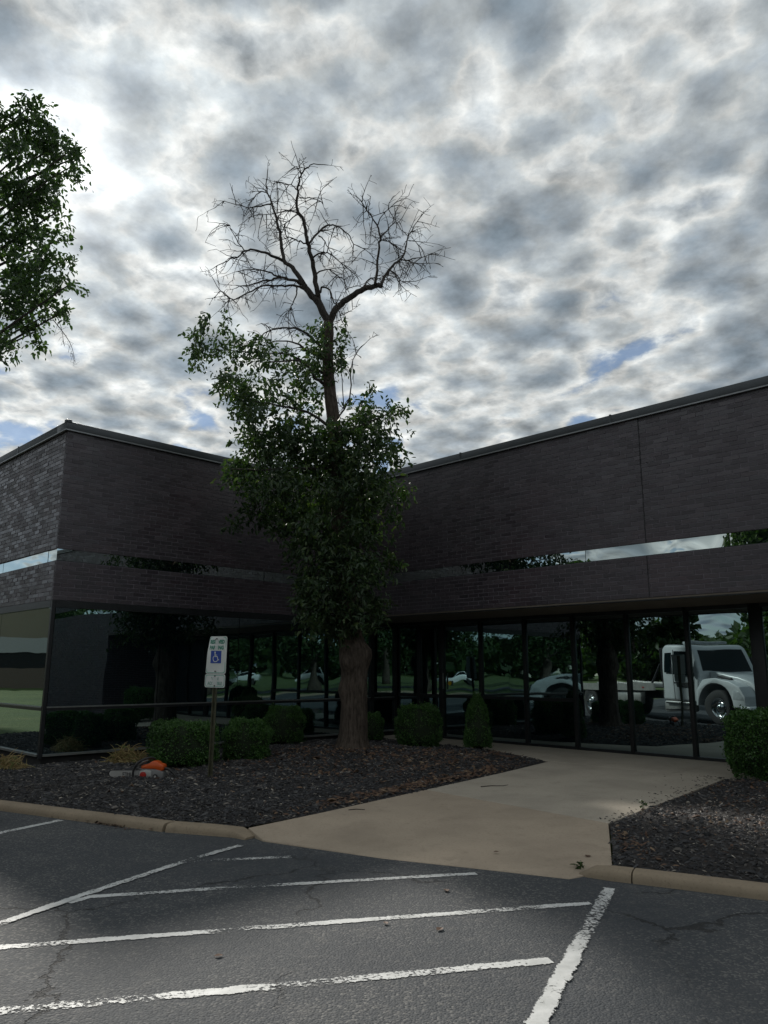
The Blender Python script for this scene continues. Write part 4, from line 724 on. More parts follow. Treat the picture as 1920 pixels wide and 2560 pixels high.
    thick([(-.018, .282), (-.015, .232)], .015); thick([(-.018, .256), (.02, .256)], .009); thick([(-.018, .236), (.024, .236), (.040, .188), (.058, .195)], .011)
    thick([(-.005 + .043 * math.cos(R(a)), .207 + .043 * math.sin(R(a))) for a in range(125, 345, 18)], .010)
    flat(sy, 'wheelchair_symbol', MA['signw'], p1, -.0115, W1, H1, Z1, False, 1)
    p2l = plate(W2, H2, Z2, False); p2 = flat([p2l], 'sign_plate', MA['signw'], root, -.004, W2, H2, Z2, False, 1)
    m = p2.modifiers.new('thickness', 'SOLIDIFY'); m.thickness = .003; m.offset = 0
    flat(ring(scale_in(p2l, .012), .006), 'border', MA['signb'], p2, -.0075, W2, H2, Z2, False, 1)
    text('VAN', .06, 0, .100, MA['signgl'], p2, -.0078, W2, H2, Z2, False, 'lettering'); text('ACCESSIBLE', .06, 0, .035, MA['signgl'], p2, -.0078, W2, H2, Z2, False, 'lettering', .78)
    for z, p in ((Z1 + H1 - .035, p1), (Z1 + .035, p1), (Z2 + H2 - .025, p2), (Z2 + .022, p2)):
        mb = MB().tube([(0, -.006, z), (0, -.016, z)], .009, 8); mb.build('bolt', MA['black'], p)
    return root
sign()

# ------------------------------------------------------------------ chainsaw lying on the mulch
def chainsaw():
    root = empty('chainsaw', (-3.12, 10.85, .122), R(-8)); root.scale = (.86, .86, .86)
    tag(root, 'orange and grey chainsaw lying on the dark mulch', 'chainsaw')
    b = MB(); b.prism([(-.20, .03), (.17, .03), (.21, .06), (.21, .15), (.15, .19), (-.12, .20), (-.19, .17), (-.22, .10)], -.07, .09); b.build('body', MA['grey'], root, bevel=.02)
    c = MB(); c.prism([(-.17, .195), (-.16, .245), (-.04, .275), (.03, .32), (.10, .31), (.14, .275), (.19, .27), (.215, .235), (.20, .17), (.12, .15), (.08, .195)], -.065, .085); c.build('engine_cover', MA['orange'], root, bevel=.02)
    s = MB(); s.prism([(-.20, .06), (-.17, .165), (-.06, .185), (.02, .17), (.03, .05), (-.17, .035)], -.085, -.06); sc_ = s.build('clutch_cover', MA['ltgrey'], root, bevel=.012)
    s = MB().tube([(-.105, -.08, .105), (-.105, -.10, .105)], .052, 20); s.build('red_disc', MA['red'], sc_, bevel=.004)
    s = MB().tube([(.09, -.07, .085), (.09, -.082, .085)], .038, 14); s.build('muffler', MA['black'], root)
    s = MB().tube([(.09, -.08, .085), (.09, -.09, .085)], .018, 10); s.build('cap', MA['ltgrey'], root)
    bar = []
    for k in range(13): a = R(90 + k * 15); bar.append((-.63 + .045 * math.cos(a), .115 + .045 * math.sin(a)))
    bar += [(-.2, .06), (-.12, .08), (-.12, .15), (-.2, .17)]
    s = MB().prism(bar, -.066, -.060); gb = s.build('guide_bar', MA['ltgrey'], root)
    ch = MB(); loop = [(-.2, .178)] + [(-.63 + .052 * math.cos(R(90 + k * 15)), .115 + .052 * math.sin(R(90 + k * 15))) for k in range(13)] + [(-.2, .052)]
    ch.tube([(x, -.063, z) for x, z in loop], .006, 5); ch.build('chain', MA['steel'], root)
    cu = bpy.data.curves.new('t', 'FONT'); cu.body = 'STIHL'; cu.size = .062; cu.align_x = 'CENTER'; cu.offset = .002; ob = bpy.data.objects.new('t', cu); COL.objects.link(ob); bpy.context.view_layer.update()
    me = bpy.data.meshes.new_from_object(ob); bpy.data.objects.remove(ob)
    for v in me.vertices: v.co = (-.38 + v.co.x, -.0668, .094 + v.co.y)
    me.materials.clear(); link('lettering', me, MA['black'], gb)
    h = smooth_line([(-.16, -.11, .02), (-.235, -.115, .06), (-.26, -.115, .15), (-.20, -.11, .28), (-.10, -.05, .345), (-.02, .05, .35), (.0, .11, .28), (.0, .11, .1)], 5); MB().tube(h, .019, 8).build('front_handle', MA['black'], root, smooth=True)
    s = MB().prism([(-.21, .235), (-.14, .285), (-.11, .30), (-.12, .32), (-.17, .30), (-.225, .255)], -.08, .1); s.build('hand_guard', MA['ltgrey'], root, bevel=.006)
    h = smooth_line([(.16, .0, .20), (.26, .0, .195), (.36, .0, .13), (.40, .0, .07), (.36, 0, .035), (.28, 0, .04), (.18, 0, .05)], 4); MB().tube(h, .02, 8).build('rear_handle', MA['black'], root, smooth=True)
    s = MB().prism([(.25, .035), (.38, .02), (.41, .035), (.38, .055), (.27, .07)], -.05, .03); s.build('handle_base', MA['ltgrey'], root, bevel=.006)
chainsaw()

# ------------------------------------------------------------------ shrubs
def shrub(name, loc, rx, ry, h, n, lab, group=None, shape=.62, cone=0., ls=.026):
    root = empty(name, loc); tag(root, lab, 'shrub', group)
    d = rdirs(n); d[:, 2] = np.where(d[:, 2] < -.75, -d[:, 2], d[:, 2])
    p = np.sign(d) * np.abs(d) ** shape; p /= np.maximum(1e-6, (np.abs(p) ** 3.0).sum(1, keepdims=True) ** (1 / 3.0))
    lump = 1 + .07 * np.sin(d[:, 0] * 5 + loc[0]) * np.sin(d[:, 1] * 6 + 1) + .05 * np.sin(d[:, 2] * 8 + loc[0] * 3) + .035 * np.sin(d[:, 0] * 13 + d[:, 2] * 11)
    rad = (1 - np.abs(rng.normal(0, .055, n))) * lump * (1 + (rng.uniform(0, 1, n) > .96) * rng.uniform(.02, .15, n) ** 1.0)
    q = p * rad[:, None]
    zz = (q[:, 2] + 1) / 2; k = 1 - cone * np.clip(zz, 0, 1) ** 1.5
    C = np.stack([q[:, 0] * rx * k, q[:, 1] * ry * k, zz * h], 1)
    D = d * .8 + rng.normal(0, .7, (n, 3)) + (0, 0, .35); U = d + rng.normal(0, .6, (n, 3))
    o = link('foliage', leaf_mesh('foliage', C, D, U, rng.uniform(ls * .6, ls * 1.3, n), .36, .3, 2), MA['box'], root); o['kind'] = 'stuff'
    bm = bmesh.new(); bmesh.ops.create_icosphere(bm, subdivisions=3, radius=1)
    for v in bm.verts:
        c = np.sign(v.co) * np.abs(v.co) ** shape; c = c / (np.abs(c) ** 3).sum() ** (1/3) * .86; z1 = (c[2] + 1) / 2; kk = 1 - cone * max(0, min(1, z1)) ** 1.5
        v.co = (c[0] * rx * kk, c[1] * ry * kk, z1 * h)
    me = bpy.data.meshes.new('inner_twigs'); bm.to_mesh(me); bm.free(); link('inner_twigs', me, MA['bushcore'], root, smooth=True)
    return root
shrub('boxwood_shrub', (-3.0, 12.15, .13), .46, .42, .72, 15000, 'large clipped green boxwood behind the chainsaw beside the sign post')
shrub('boxwood_shrub', (-3.50, 12.75, .15), .24, .24, .66, 5000, 'small boxwood peeking out left of the large clipped one beside the straw clump')
shrub('boxwood_shrub', (-2.20, 12.85, .14), .375, .36, .68, 12000, 'rounded green boxwood just right of the sign post')
shrub('boxwood_shrub', (-1.95, 15.65, .16), .40, .36, .74, 9000, 'shaded boxwood close to the left wing glass, left of the trunk')
shrub('boxwood_shrub', (-.22, 16.4, .16), .24, .22, .58, 4000, 'small dark shrub half hidden behind the tree trunk')
shrub('boxwood_shrub', (.67, 14.95, .14), .43, .40, .84, 12000, 'round boxwood right of the trunk at the edge of the walk')
shrub('boxwood_shrub', (1.74, 14.70, .13), .285, .28, 1.03, 9000, 'narrow cone shaped shrub at the tip of the left bed', cone=.55)
shrub('boxwood_shrub', (5.20, 10.95, .12), .44, .44, .97, 16000, 'big leafy shrub at the right edge of the picture by the walk', shape=.85, ls=.034)

# ------------------------------------------------------------------ straw clumps
def straw(loc, rx, ry, h, n, lab, name='dried_grass_clump'):
    mb = MB()
    for i in range(n):
        a = random.uniform(0, 6.28); r = math.sqrt(random.random()); x, y = rx * r * math.cos(a), ry * r * math.sin(a)
        l = random.uniform(.08, .26); az = random.uniform(0, 6.28); el = random.gauss(.25, .5); zb = max(.0, h * (1 - r * r) * random.uniform(.2, 1.))
        p = Vector((x, y, zb)); d = Vector((math.cos(az) * math.cos(el), math.sin(az) * math.cos(el), math.sin(el))) * l / 3; pts = [p]
        for k in range(3): p = p + d; p.z = max(p.z, .004); pts.append(p.copy()); d.z -= .02; d = Matrix.Rotation(random.gauss(0, .35), 3, 'Z') @ d
        mb.tube(pts, [.0055, .005, .004, .002], 3, False)
    o = mb.build(name, MA['straw'], None, loc); tag(o, lab, 'grass clump'); o['kind'] = 'thing'; del o['kind']; return o
straw((-4.02, 12.62, .16), .33, .22, .26, 420, 'clump of yellow dried grass left of the large boxwood')
straw((-5.62, 11.95, .14), .30, .26, .18, 380, 'tan pile of dried grass at the left edge by the glass corner')

def weed(loc, h, n, lab):
    root = empty('weed', loc); tag(root, lab, 'weed'); C, D = [], []
    mb = MB()
    for k in range(n):
        a = random.uniform(0, 6.28); tip = Vector((math.cos(a) * .05, math.sin(a) * .05, h * random.uniform(.6, 1))); mb.tube([(0, 0, -.02), tip * .5 + Vector((0, 0, .02)), tip], [.003, .0025, .001], 4)
        for j in range(7): t = random.uniform(.3, 1); C.append(tip * t + Vector((random.uniform(-.02, .02), random.uniform(-.02, .02), 0))); D.append((random.gauss(0, 1), random.gauss(0, 1), random.uniform(0, .8)))
    mb.build('stem', MA['box'], root); n = len(C)
    o = link('leaves', leaf_mesh('leaves', np.array(C), np.array(D), rdirs(n) + (0, 0, 1), rng.uniform(.03, .06, n), .3, .2), MA['leaf'], root); o['kind'] = 'stuff'
weed((2.86, 8.93, .085), .17, 3, 'small green weed sprouting beside the sunlit patch of the walk'); weed((1.60, 6.66, .02), .07, 3, 'tiny weed growing at the tip of the right kerb')

# fallen bits on the paving
def dry_leaf(x, y, z, a, s, lab):
    mb = MB(); n = 5
    for i in range(n):
        u = i / (n - 1); w = s * .35 * math.sin(math.pi * min(1, u * .95 + .05)); c = .25 * s * (u - .5) ** 2
        mb.v += [(u*s - s/2, w, c + w * .5), (u*s - s/2, 0, c + .002), (u*s - s/2, -w, c + w * .4)]
    mb.f = [(i*3 + k, i*3 + k + 1, i*3 + k + 4, i*3 + k + 3) for i in range(n-1) for k in range(2)]
    o = mb.build('dry_leaf', MA['litter'], None, (x, y, z), (0, 0, a)); tag(o, lab, 'leaf')
for x, y, z, a, s, lab in ((-.93, 4.78, .005, .4, .075, 'pale curled leaf on the asphalt between the two nearest hatch lines'), (.02, 5.36, .008, 2, .07, 'brown leaf on the third hatch line'), (.36, 5.25, .005, 1, .09, 'dark leaf on the asphalt below the third hatch line'), (.47, 6.12, .005, 1.8, .09, 'thin leaf on the asphalt below the second hatch line'), (1.75, 7.0, .05, 1.2, .10, 'brown leaf on the walk beside the right bed corner'), (1.0, 7.2, .04, .2, .07, 'small leaf near the middle of the front slab'), (-2.5, 8.36, .005, .5, .06, 'leaf on the asphalt by the left kerb')):
    dry_leaf(x, y, z, a, s * .72, lab)
n = 230; u = rng.uniform(0, 1, n); off = rng.exponential(.09, n) + .012; A = np.array([4.83, 11.34]); B = np.array([2.30, 8.29]); nn = np.array([-(B - A)[1], (B - A)[0]]) / np.linalg.norm(B - A)
if nn[0] > 0: nn = -nn
u = np.where(rng.uniform(0, 1, n) > .45, u ** 2.2, u); Q = A + (B - A) * u[:, None] + nn * (off * (1.8 - 1.3 * u))[:, None]; C = np.stack([Q[:, 0], Q[:, 1], .136 - .046 * u], 1)
tag(link('spilled_mulch', leaf_mesh('spilled_mulch', C, rng.normal(0, 1, (n, 3)) * (1, 1, .1), rng.normal(0, .2, (n, 3)) + (0, 0, 1), rng.uniform(.012, .05, n), .28, .3, 2), MA['chips']), 'dark mulch crumbs spilled on the walk along the right bed', 'mulch', kind='stuff')
def twig(pts, lab):
    o = MB().tube(pts, [.006 - .004 * i / len(pts) for i in range(len(pts))], 5).build('fallen_twig', MA['bark2']); tag(o, lab, 'twig')
twig([(1.28, 10.55, .115), (1.42, 10.62, .117), (1.58, 10.63, .116), (1.66, 10.70, .118)], 'thin fallen twig lying on the middle of the walk')
twig([(-.38, 8.95, .09), (-.30, 8.99, .093), (-.20, 8.97, .092)], 'short twig on the front slab near the left bed')
PC = rng.normal(0, 1, (160, 2)) * (.28, .05) + (-2.83, 8.545); c_, s_ = math.cos(-.5), math.sin(-.5); PC = (PC - (-2.83, 8.545)) @ np.array([[c_, s_], [-s_, c_]]) + (-2.83, 8.545)
n = len(PC); C = np.stack([PC[:, 0], PC[:, 1], rng.uniform(.006, .02, n)], 1)
o = link('leaf_litter', leaf_mesh('leaf_litter', C, rng.normal(0, 1, (n, 3)) * (1, 1, .15), rng.normal(0, .25, (n, 3)) + (0, 0, 1), rng.uniform(.02, .05, n), .4, .2, 2), MA['litter']); tag(o, 'rusty leaf debris on the asphalt against the left kerb', 'leaf litter', kind='stuff')

# ------------------------------------------------------------------ the half-dead tree in front of the building
def crown_leaves(clumps, dens, size, twig_r=.22, per=14):
    Cs, Ds = [], []
    for (c, rx, rz, w) in clumps:
        ry = max(.2, min(1., rx * 1.1)); vol = max(.02, rx * ry * rz)
        k = max(3, int(dens * w * (rx * rz) ** .85 * 3.1))
        for _ in range(k):
            d = rdirs(1)[0] * rng.uniform(.25, 1) ** .5; p = np.array(c) + d * (rx, ry, rz)
            out = np.array([d[0], d[1], d[2] * .4 - .25]) + rng.normal(0, .5, 3); out /= np.linalg.norm(out)
            m = rng.integers(per // 2, per + 4); t = rng.uniform(0, 1, m)
            q = p + out * (t[:, None] - .3) * twig_r * 1.6 + rng.normal(0, twig_r * .22, (m, 3)); q[:, 2] -= .05 * t
            Cs.append(q); Ds.append(out * .8 + rng.normal(0, .6, (m, 3)) + (0, 0, -.35))
    C = np.concatenate(Cs); D = np.concatenate(Ds); n = len(C)
    return C, D, rdirs(n) * .7 + (0, 0, .8), rng.uniform(size * .5, size * 1.35, n)
tree = empty('half_dead_tree', LIMBS[0][0][0]); tag(tree, 'tall tree with bare dead top and dense leafy lower crown in front of the building', 'tree')
T0 = Vector(LIMBS[0][0][0])
def rel(pts): return [Vector(p) - T0 for p in pts]
def trunk_mesh(pts, r0, r1, n=22):
    P = smooth_line(pts, 7); m = len(P); mb = MB(); 
    for i, p in enumerate(P):
        u = i / (m - 1); h = p.z * 1.1; base = .235 - .035 * min(1, h / 1.4) if h < 1.5 else max(r1, .20 + (r1 - .20) * ((h - 1.5) / 7.2) ** .75)
        base += .05 * math.exp(-((h - 1.62) / .25) ** 2) + .09 * math.exp(-max(0, h) / .10)
        for k in range(n):
            a = 2 * math.pi * k / n
            rr = base * (1 + .05 * math.sin(3 * a + h * 1.1) + .035 * math.sin(7 * a + h * .8) + .045 * math.sin(11 * a - h * .5 + 1) + random.gauss(0, .012))
            for (ba, bh, bs) in ((-.2, 1.75, .10), (-1.9, 1.55, .09), (-1.3, 1.85, .07), (3.3, 1.05, .07), (-2.6, 2.0, .06), (-.6, 1.2, .05)):
                da = (a - ba + math.pi) % (2*math.pi) - math.pi; rr += bs * math.exp(-(da / .5) ** 2 - ((h - bh) / .17) ** 2)
            mb.v.append((p.x + rr * math.cos(a), p.y + rr * math.sin(a), p.z))
        if i:
            for k in range(n): mb.f.append(((i-1)*n + k, (i-1)*n + (k+1) % n, i*n + (k+1) % n, i*n + k))
    mb.f.append(tuple(range((m-1)*n, m*n)))
    return mb
tp = rel(LIMBS[0][0]); tp[0].z -= .15
trunk_mesh(tp, .25, .085).build('trunk', MA['bark'], tree, smooth=True)
tw = MB(); twn = 0
def grow_twig(p, d, ln, r, depth, droop):
    global twn
    n = 5 if ln > .25 else 3; pts = [Vector(p)]; q = Vector(p); dd = d.normalized(); st = ln / n
    for k in range(n):
        dd = (dd + Vector((random.gauss(0, .13), random.gauss(0, .13), random.gauss(0, .12) - droop * .6)))
        dd.normalize(); q = q + dd * st; pts.append(q.copy())
    tw.tube(pts, [max(.0038, r * (1 - .75 * k / n)) for k in range(n + 1)], 4, False); twn += 1
    if depth > 0:
        for k in range(1, n + 1):
            for _ in range(random.choice((0, 1, 1))):
                sd = (dd * .5 + Vector((random.gauss(0, 1), random.gauss(0, .8), random.gauss(0, .9)))).normalized()
                grow_twig(pts[k], sd, ln * random.uniform(.22, .48), r * .6, depth - 1, droop * .8)
for li, (pts, r0, r1) in enumerate(LIMBS[1:], 1):
    P = smooth_line(rel(pts), 3); m = len(P)
    for k in range(1, m - 1): P[k] = P[k] + Vector((random.gauss(0, .008), random.gauss(0, .012), random.gauss(0, .008)))
    rad = [max(r1, r0 + (r1 - r0) * (k / (m - 1)) ** .85) for k in range(m)]
    MB().tube(P, rad, 8 if r0 > .02 else 6).build('branch', MA['bark2'], tree, smooth=True)
    if li == 1 or (li >= NBARE and li not in (NBARE, NBARE + 1, NBARE + 5, NBARE + 6)): continue
    ln = sum((P[k+1] - P[k]).length for k in range(m - 1)); cnt = max(2, int(ln * (8.5 if r0 < .045 else 5)))
    if li > NBARE: cnt = max(2, cnt // 2)
    for _ in range(cnt):
        u = random.uniform(.12, 1) ** .8; k = min(m - 2, int(u * (m - 1))); tdir = (P[k+1] - P[k]).normalized()
        if rad[k] > .05: continue
        sd = (tdir * .55 + Vector((random.gauss(0, .8), random.gauss(0, .8), random.gauss(-.05, .8)))).normalized()
        grow_twig(P[k], sd, random.uniform(.25, .66), .009, 1, random.choice((.02, .10, .22, .3)))
    grow_twig(P[-1], (P[-1] - P[-2]).normalized(), .3, .005, 1, .02)
to = tw.build('twigs', MA['bark2'], tree, kind='stuff')
C, D, U, S = crown_leaves([((c[0] - T0.x, c[1] - T0.y, c[2] - T0.z), a, b, w) for c, a, b, w in CROWN], 128, .098)
co = link('crown', leaf_mesh('crown', C, D, U, S, .40, .3), MA['leaf'], tree); co['kind'] = 'stuff'

# ------------------------------------------------------------------ leafy tree entering from the left
lt = empty('leafy_tree', (-9.4, 13.6, -.02)); tag(lt, 'dense green leafy tree entering at the left edge above the roof', 'tree'); LT = Vector(lt.location)
mb = MB(); tpts = smooth_line([(0, 0, -.1), (.05, 0, 2), (-.1, .1, 4.5), (.1, 0, 7), (.3, -.1, 9.5), (.5, -.1, 11.4)], 4); mb.tube(tpts, [.26 - .22 * k / (len(tpts)-1) for k in range(len(tpts))], 12); mb.build('trunk', MA['bark'], lt, smooth=True)
for k, (c, a, b, w) in enumerate(LEFT[::3]):
    q = Vector(c) - LT; h = max(2.8, min(10.5, q.z - 1.6 - .25 * abs(q.x))); o0 = Vector((.05, 0, h))
    MB().tube(smooth_line([o0, o0.lerp(q, .5) + Vector((0, 0, .25)), q], 4), [.05 - .04 * i / 8 for i in range(9)], 6).build('branch', MA['bark2'], lt, smooth=True)
cl = [((c[0] - LT.x, c[1] - LT.y, c[2] - LT.z), a, b, w * 1.05) for c, a, b, w in LEFT]
for _ in range(46):
    a = random.uniform(0, 6.28); z = random.uniform(7.4, 12.2); rr = 3.0 * math.sqrt(random.random()) * (1 - max(0, z - 8.5) / 5.5)
    p = (-.9 + rr * math.cos(a) * .95, rr * math.sin(a), z)
    if p[0] + LT.x > -.475 * (p[1] + LT.y) - .35 : continue
    cl.append((p, .75, .6, .35))
C, D, U, S = crown_leaves(cl, 135, .105)
co = link('crown', leaf_mesh('crown', C, D, U, S, .42, .3), MA['leafl'], lt); co['kind'] = 'stuff'
mb = MB()
for a, b, c in (((-6.5, 13.2, 8.55), (-6.05, 13.2, 7.95), (-5.9, 13.2, 7.45)), ((-6.15, 13.2, 7.95), (-5.8, 13.2, 7.5), (-5.66, 13.2, 7.1))):
    P = [Vector(q) - LT for q in (a, b, c)]; mb.tube(smooth_line(P, 4), [.009 - .0008 * i for i in range(9)], 4, False)
    for k in range(9):
        q = P[0].lerp(P[1], random.uniform(.7, 1)).lerp(P[2], random.uniform(0, 1)); mb.tube([q, q + Vector((random.gauss(.03, .06), 0, random.gauss(-.06, .06))), q + Vector((random.gauss(.06, .08), 0, random.gauss(-.13, .08)))], [.004, .003, .002], 3, False)
mb.build('bare_twigs', MA['bark2'], lt, kind='stuff')

# ------------------------------------------------------------------ trees and buildings seen mirrored in the glass
def bg_tree(loc, h, r, n, lab, size=.30, low=.22, name='shade_tree', grp='trees across the lawn mirrored in the windows'):
    root = empty(name, loc); tag(root, lab, 'tree', grp)
    mb = MB(); mb.tube(smooth_line([(0, 0, -.2), (.1, .1, h * .3), (-.1, 0, h * .6), (0, .1, h * .9)], 4), [.035 * h * (1 - .9 * k / 12) for k in range(13)], 9); mb.build('trunk', MA['bark'], root, smooth=True)
    for _ in range(6):
        a = random.uniform(0, 6.28); z = h * random.uniform(.25, .6); mb = MB(); mb.tube(smooth_line([(0, 0, z), (r * .4 * math.cos(a), r * .4 * math.sin(a), z + h * .12), (r * .75 * math.cos(a), r * .75 * math.sin(a), z + h * .2)], 3), [.012 * h * (1 - .8 * k / 6) for k in range(7)], 6); mb.build('branch', MA['bark2'], root, smooth=True)
    cl = []
    for _ in range(34):
        u = random.uniform(low, 1); rr = r * math.sin(math.pi * min(1, (u - low) / (1 - low) * .82 + .16)) * math.sqrt(random.uniform(.15, 1)); a = random.uniform(0, 6.28)
        cl.append((rr * math.cos(a), rr * math.sin(a), u * h * .95))
    cl = np.array(cl); k = rng.integers(0, len(cl), n); rad = rng.uniform(.3, 1, n) ** .5
    C = cl[k] + rdirs(n) * rad[:, None] * (r * .30, r * .30, r * .24); D = rng.normal(0, 1, (n, 3)) + (0, 0, -.4)
    o = link('crown', leaf_mesh('crown', C, D, rdirs(n) + (0, 0, .6), rng.uniform(size * .7, size * 1.3, n), .36, .3, 2), MA['far'], root); o['kind'] = 'stuff'
for i, (x, y, h, r, lab) in enumerate((
    (-19, -1.5, 9.5, 3.6, 'spreading tree behind the tow truck'), (-18.5, 7.2, 6.4, 2.7, 'low round tree on the lawn left of the tow truck'), (-25, -9, 11, 4.4, 'broad tree at the left back corner of the lot'), (-42, -14, 14, 5, 'tallest tree far left beyond the lot'),
    (-12, -24, 11, 4.5, 'tree on the lawn behind the lot, left of the middle'), (-3, -27, 12.5, 5, 'large tree on the lawn straight behind the lot'), (6, -25, 11.5, 4.6, 'tree on the lawn behind the lot, right of the middle'), (15, -29, 13, 5.2, 'big tree on the lawn to the right behind the lot'), (24, -24, 11, 4.5, 'tree at the far right end of the back lawn'),
    (-20, -46, 14, 6, 'far tree across the road on the left'), (0, -50, 15, 6.5, 'far tree across the road in the middle'), (18, -50, 15, 6, 'far tree across the road on the right'), (33, -44, 14, 6, 'far tree across the road at the right end'))):
    bg_tree((x, y, -.03), h, r, 7000 if i < 9 else 5000, lab, .32 if i < 9 else .5)
# wooded ridge
n = 26000; ang = rng.uniform(R(150), R(330), n); dist = rng.uniform(150, 230, n); hz = 9 + 3.5 * np.sin(ang * 9) + 2.5 * np.sin(ang * 23 + 1) + (dist - 150) * .08
C = np.stack([np.cos(ang) * dist, np.sin(ang) * dist, rng.uniform(0, 1, n) ** .6 * hz], 1)
o = link('distant_woods', leaf_mesh('distant_woods', C, rng.normal(0, 1, (n, 3)), rdirs(n), rng.uniform(1.6, 3.6, n), .5, .3, 2), MA['far']); tag(o, 'wooded ridge on the horizon behind the lot', 'woods', kind='stuff')

def office(loc, rz, ln, dep, bands, lab, pier=6.):
    root = empty('neighbour_office', loc, rz); tag(root, lab, 'building')
    for z0, z1, mat, nm, pr in bands:
        if nm == 'ribbon_window':
            w = MB().box(-ln/2 + .1, ln/2 - .1, -dep + .1, -.12, z0 - .05, z1 + .05).build('window_core', MA['core'], root); k = 0
            x = -ln/2 + .2
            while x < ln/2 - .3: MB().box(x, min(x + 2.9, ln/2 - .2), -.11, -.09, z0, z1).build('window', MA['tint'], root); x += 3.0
        else: MB().box(-ln/2, ln/2, -dep, pr, z0, z1).build(nm, mat, root)
    return root
q = Vector((-5.6, 12.9, 0)) + Vector((-.9, .44, 0)).normalized() * 82
office((q.x, q.y, 0), math.atan2(.9, .44) - math.pi + math.pi, 60, 20, [(-.3, 1.7, MA['brown'], 'brick_base', 0.), (1.7, 3.0, None, 'ribbon_window', 0), (3.0, 4.3, MA['bandw'], 'pale_band', .05), (4.3, 7.0, MA['beige'], 'fascia', .0)], 'long beige office with pale band mirrored in the left end glass')
office((55, -66, 0), R(180), 40, 14, [(-.3, 1.2, MA['redbrick'], 'brick_base', 0.), (1.2, 2.8, None, 'ribbon_window', 0), (2.8, 5.0, MA['redbrick'], 'fascia', .03)], 'red brick office far behind the lot across the road')
fl = sheet('footpath', [(-64, 44.5), (-90, 3), (-91.5, 3.8), (-65.5, 45.3)], -.012, MA['walk']); fl['label'] = 'pale footpath in front of the beige office'

# ------------------------------------------------------------------ vehicles
def wheel(parent, loc, r, w, rimr, name='wheel', side=1):
    root = empty(name, loc); root.parent = parent
    mb = MB(); n = 28; prof = [(rimr, -w/2 + .02), (r * .9, -w/2), (r, -w/2 + .04), (r, w/2 - .04), (r * .9, w/2), (rimr, w/2 - .02)]
    for k in range(n):
        a = 2*math.pi*k/n; mb.v += [(p * math.cos(a), y, p * math.sin(a)) for p, y in prof]
    for k in range(n):
        for j in range(5): mb.f.append((k*6 + j, k*6 + j + 1, ((k+1) % n)*6 + j + 1, ((k+1) % n)*6 + j))
    mb.build('tyre', MA['tyre'], root, smooth=True)
    mb = MB(); prof = [(rimr, w/2 - .02), (rimr * .93, w/2 - .05), (rimr * .7, w/2 - .09), (rimr * .38, w/2 - .07), (rimr * .34, w/2 + .01), (rimr * .2, w/2 + .03), (.001, w/2 + .03)]
    m = len(prof)
    for k in range(n):
        a = 2*math.pi*k/n; mb.v += [(p * math.cos(a), side * y, p * math.sin(a)) for p, y in prof]
    for k in range(n):
        for j in range(m-1): mb.f.append((k*m + j, k*m + j + 1, ((k+1) % n)*m + j + 1, ((k+1) % n)*m + j))
    rim = mb.build('rim', MA['chrome'], root, smooth=True)
    mb = MB()
    for k in range(10): a = 2*math.pi*k/10; mb.tube([(rimr*.62*math.cos(a), side*(w/2 - .10), rimr*.62*math.sin(a)), (rimr*.62*math.cos(a), side*(w/2 - .065), rimr*.62*math.sin(a))], .022, 6)
    mb.build('hand_holes', MA['black'], rim)
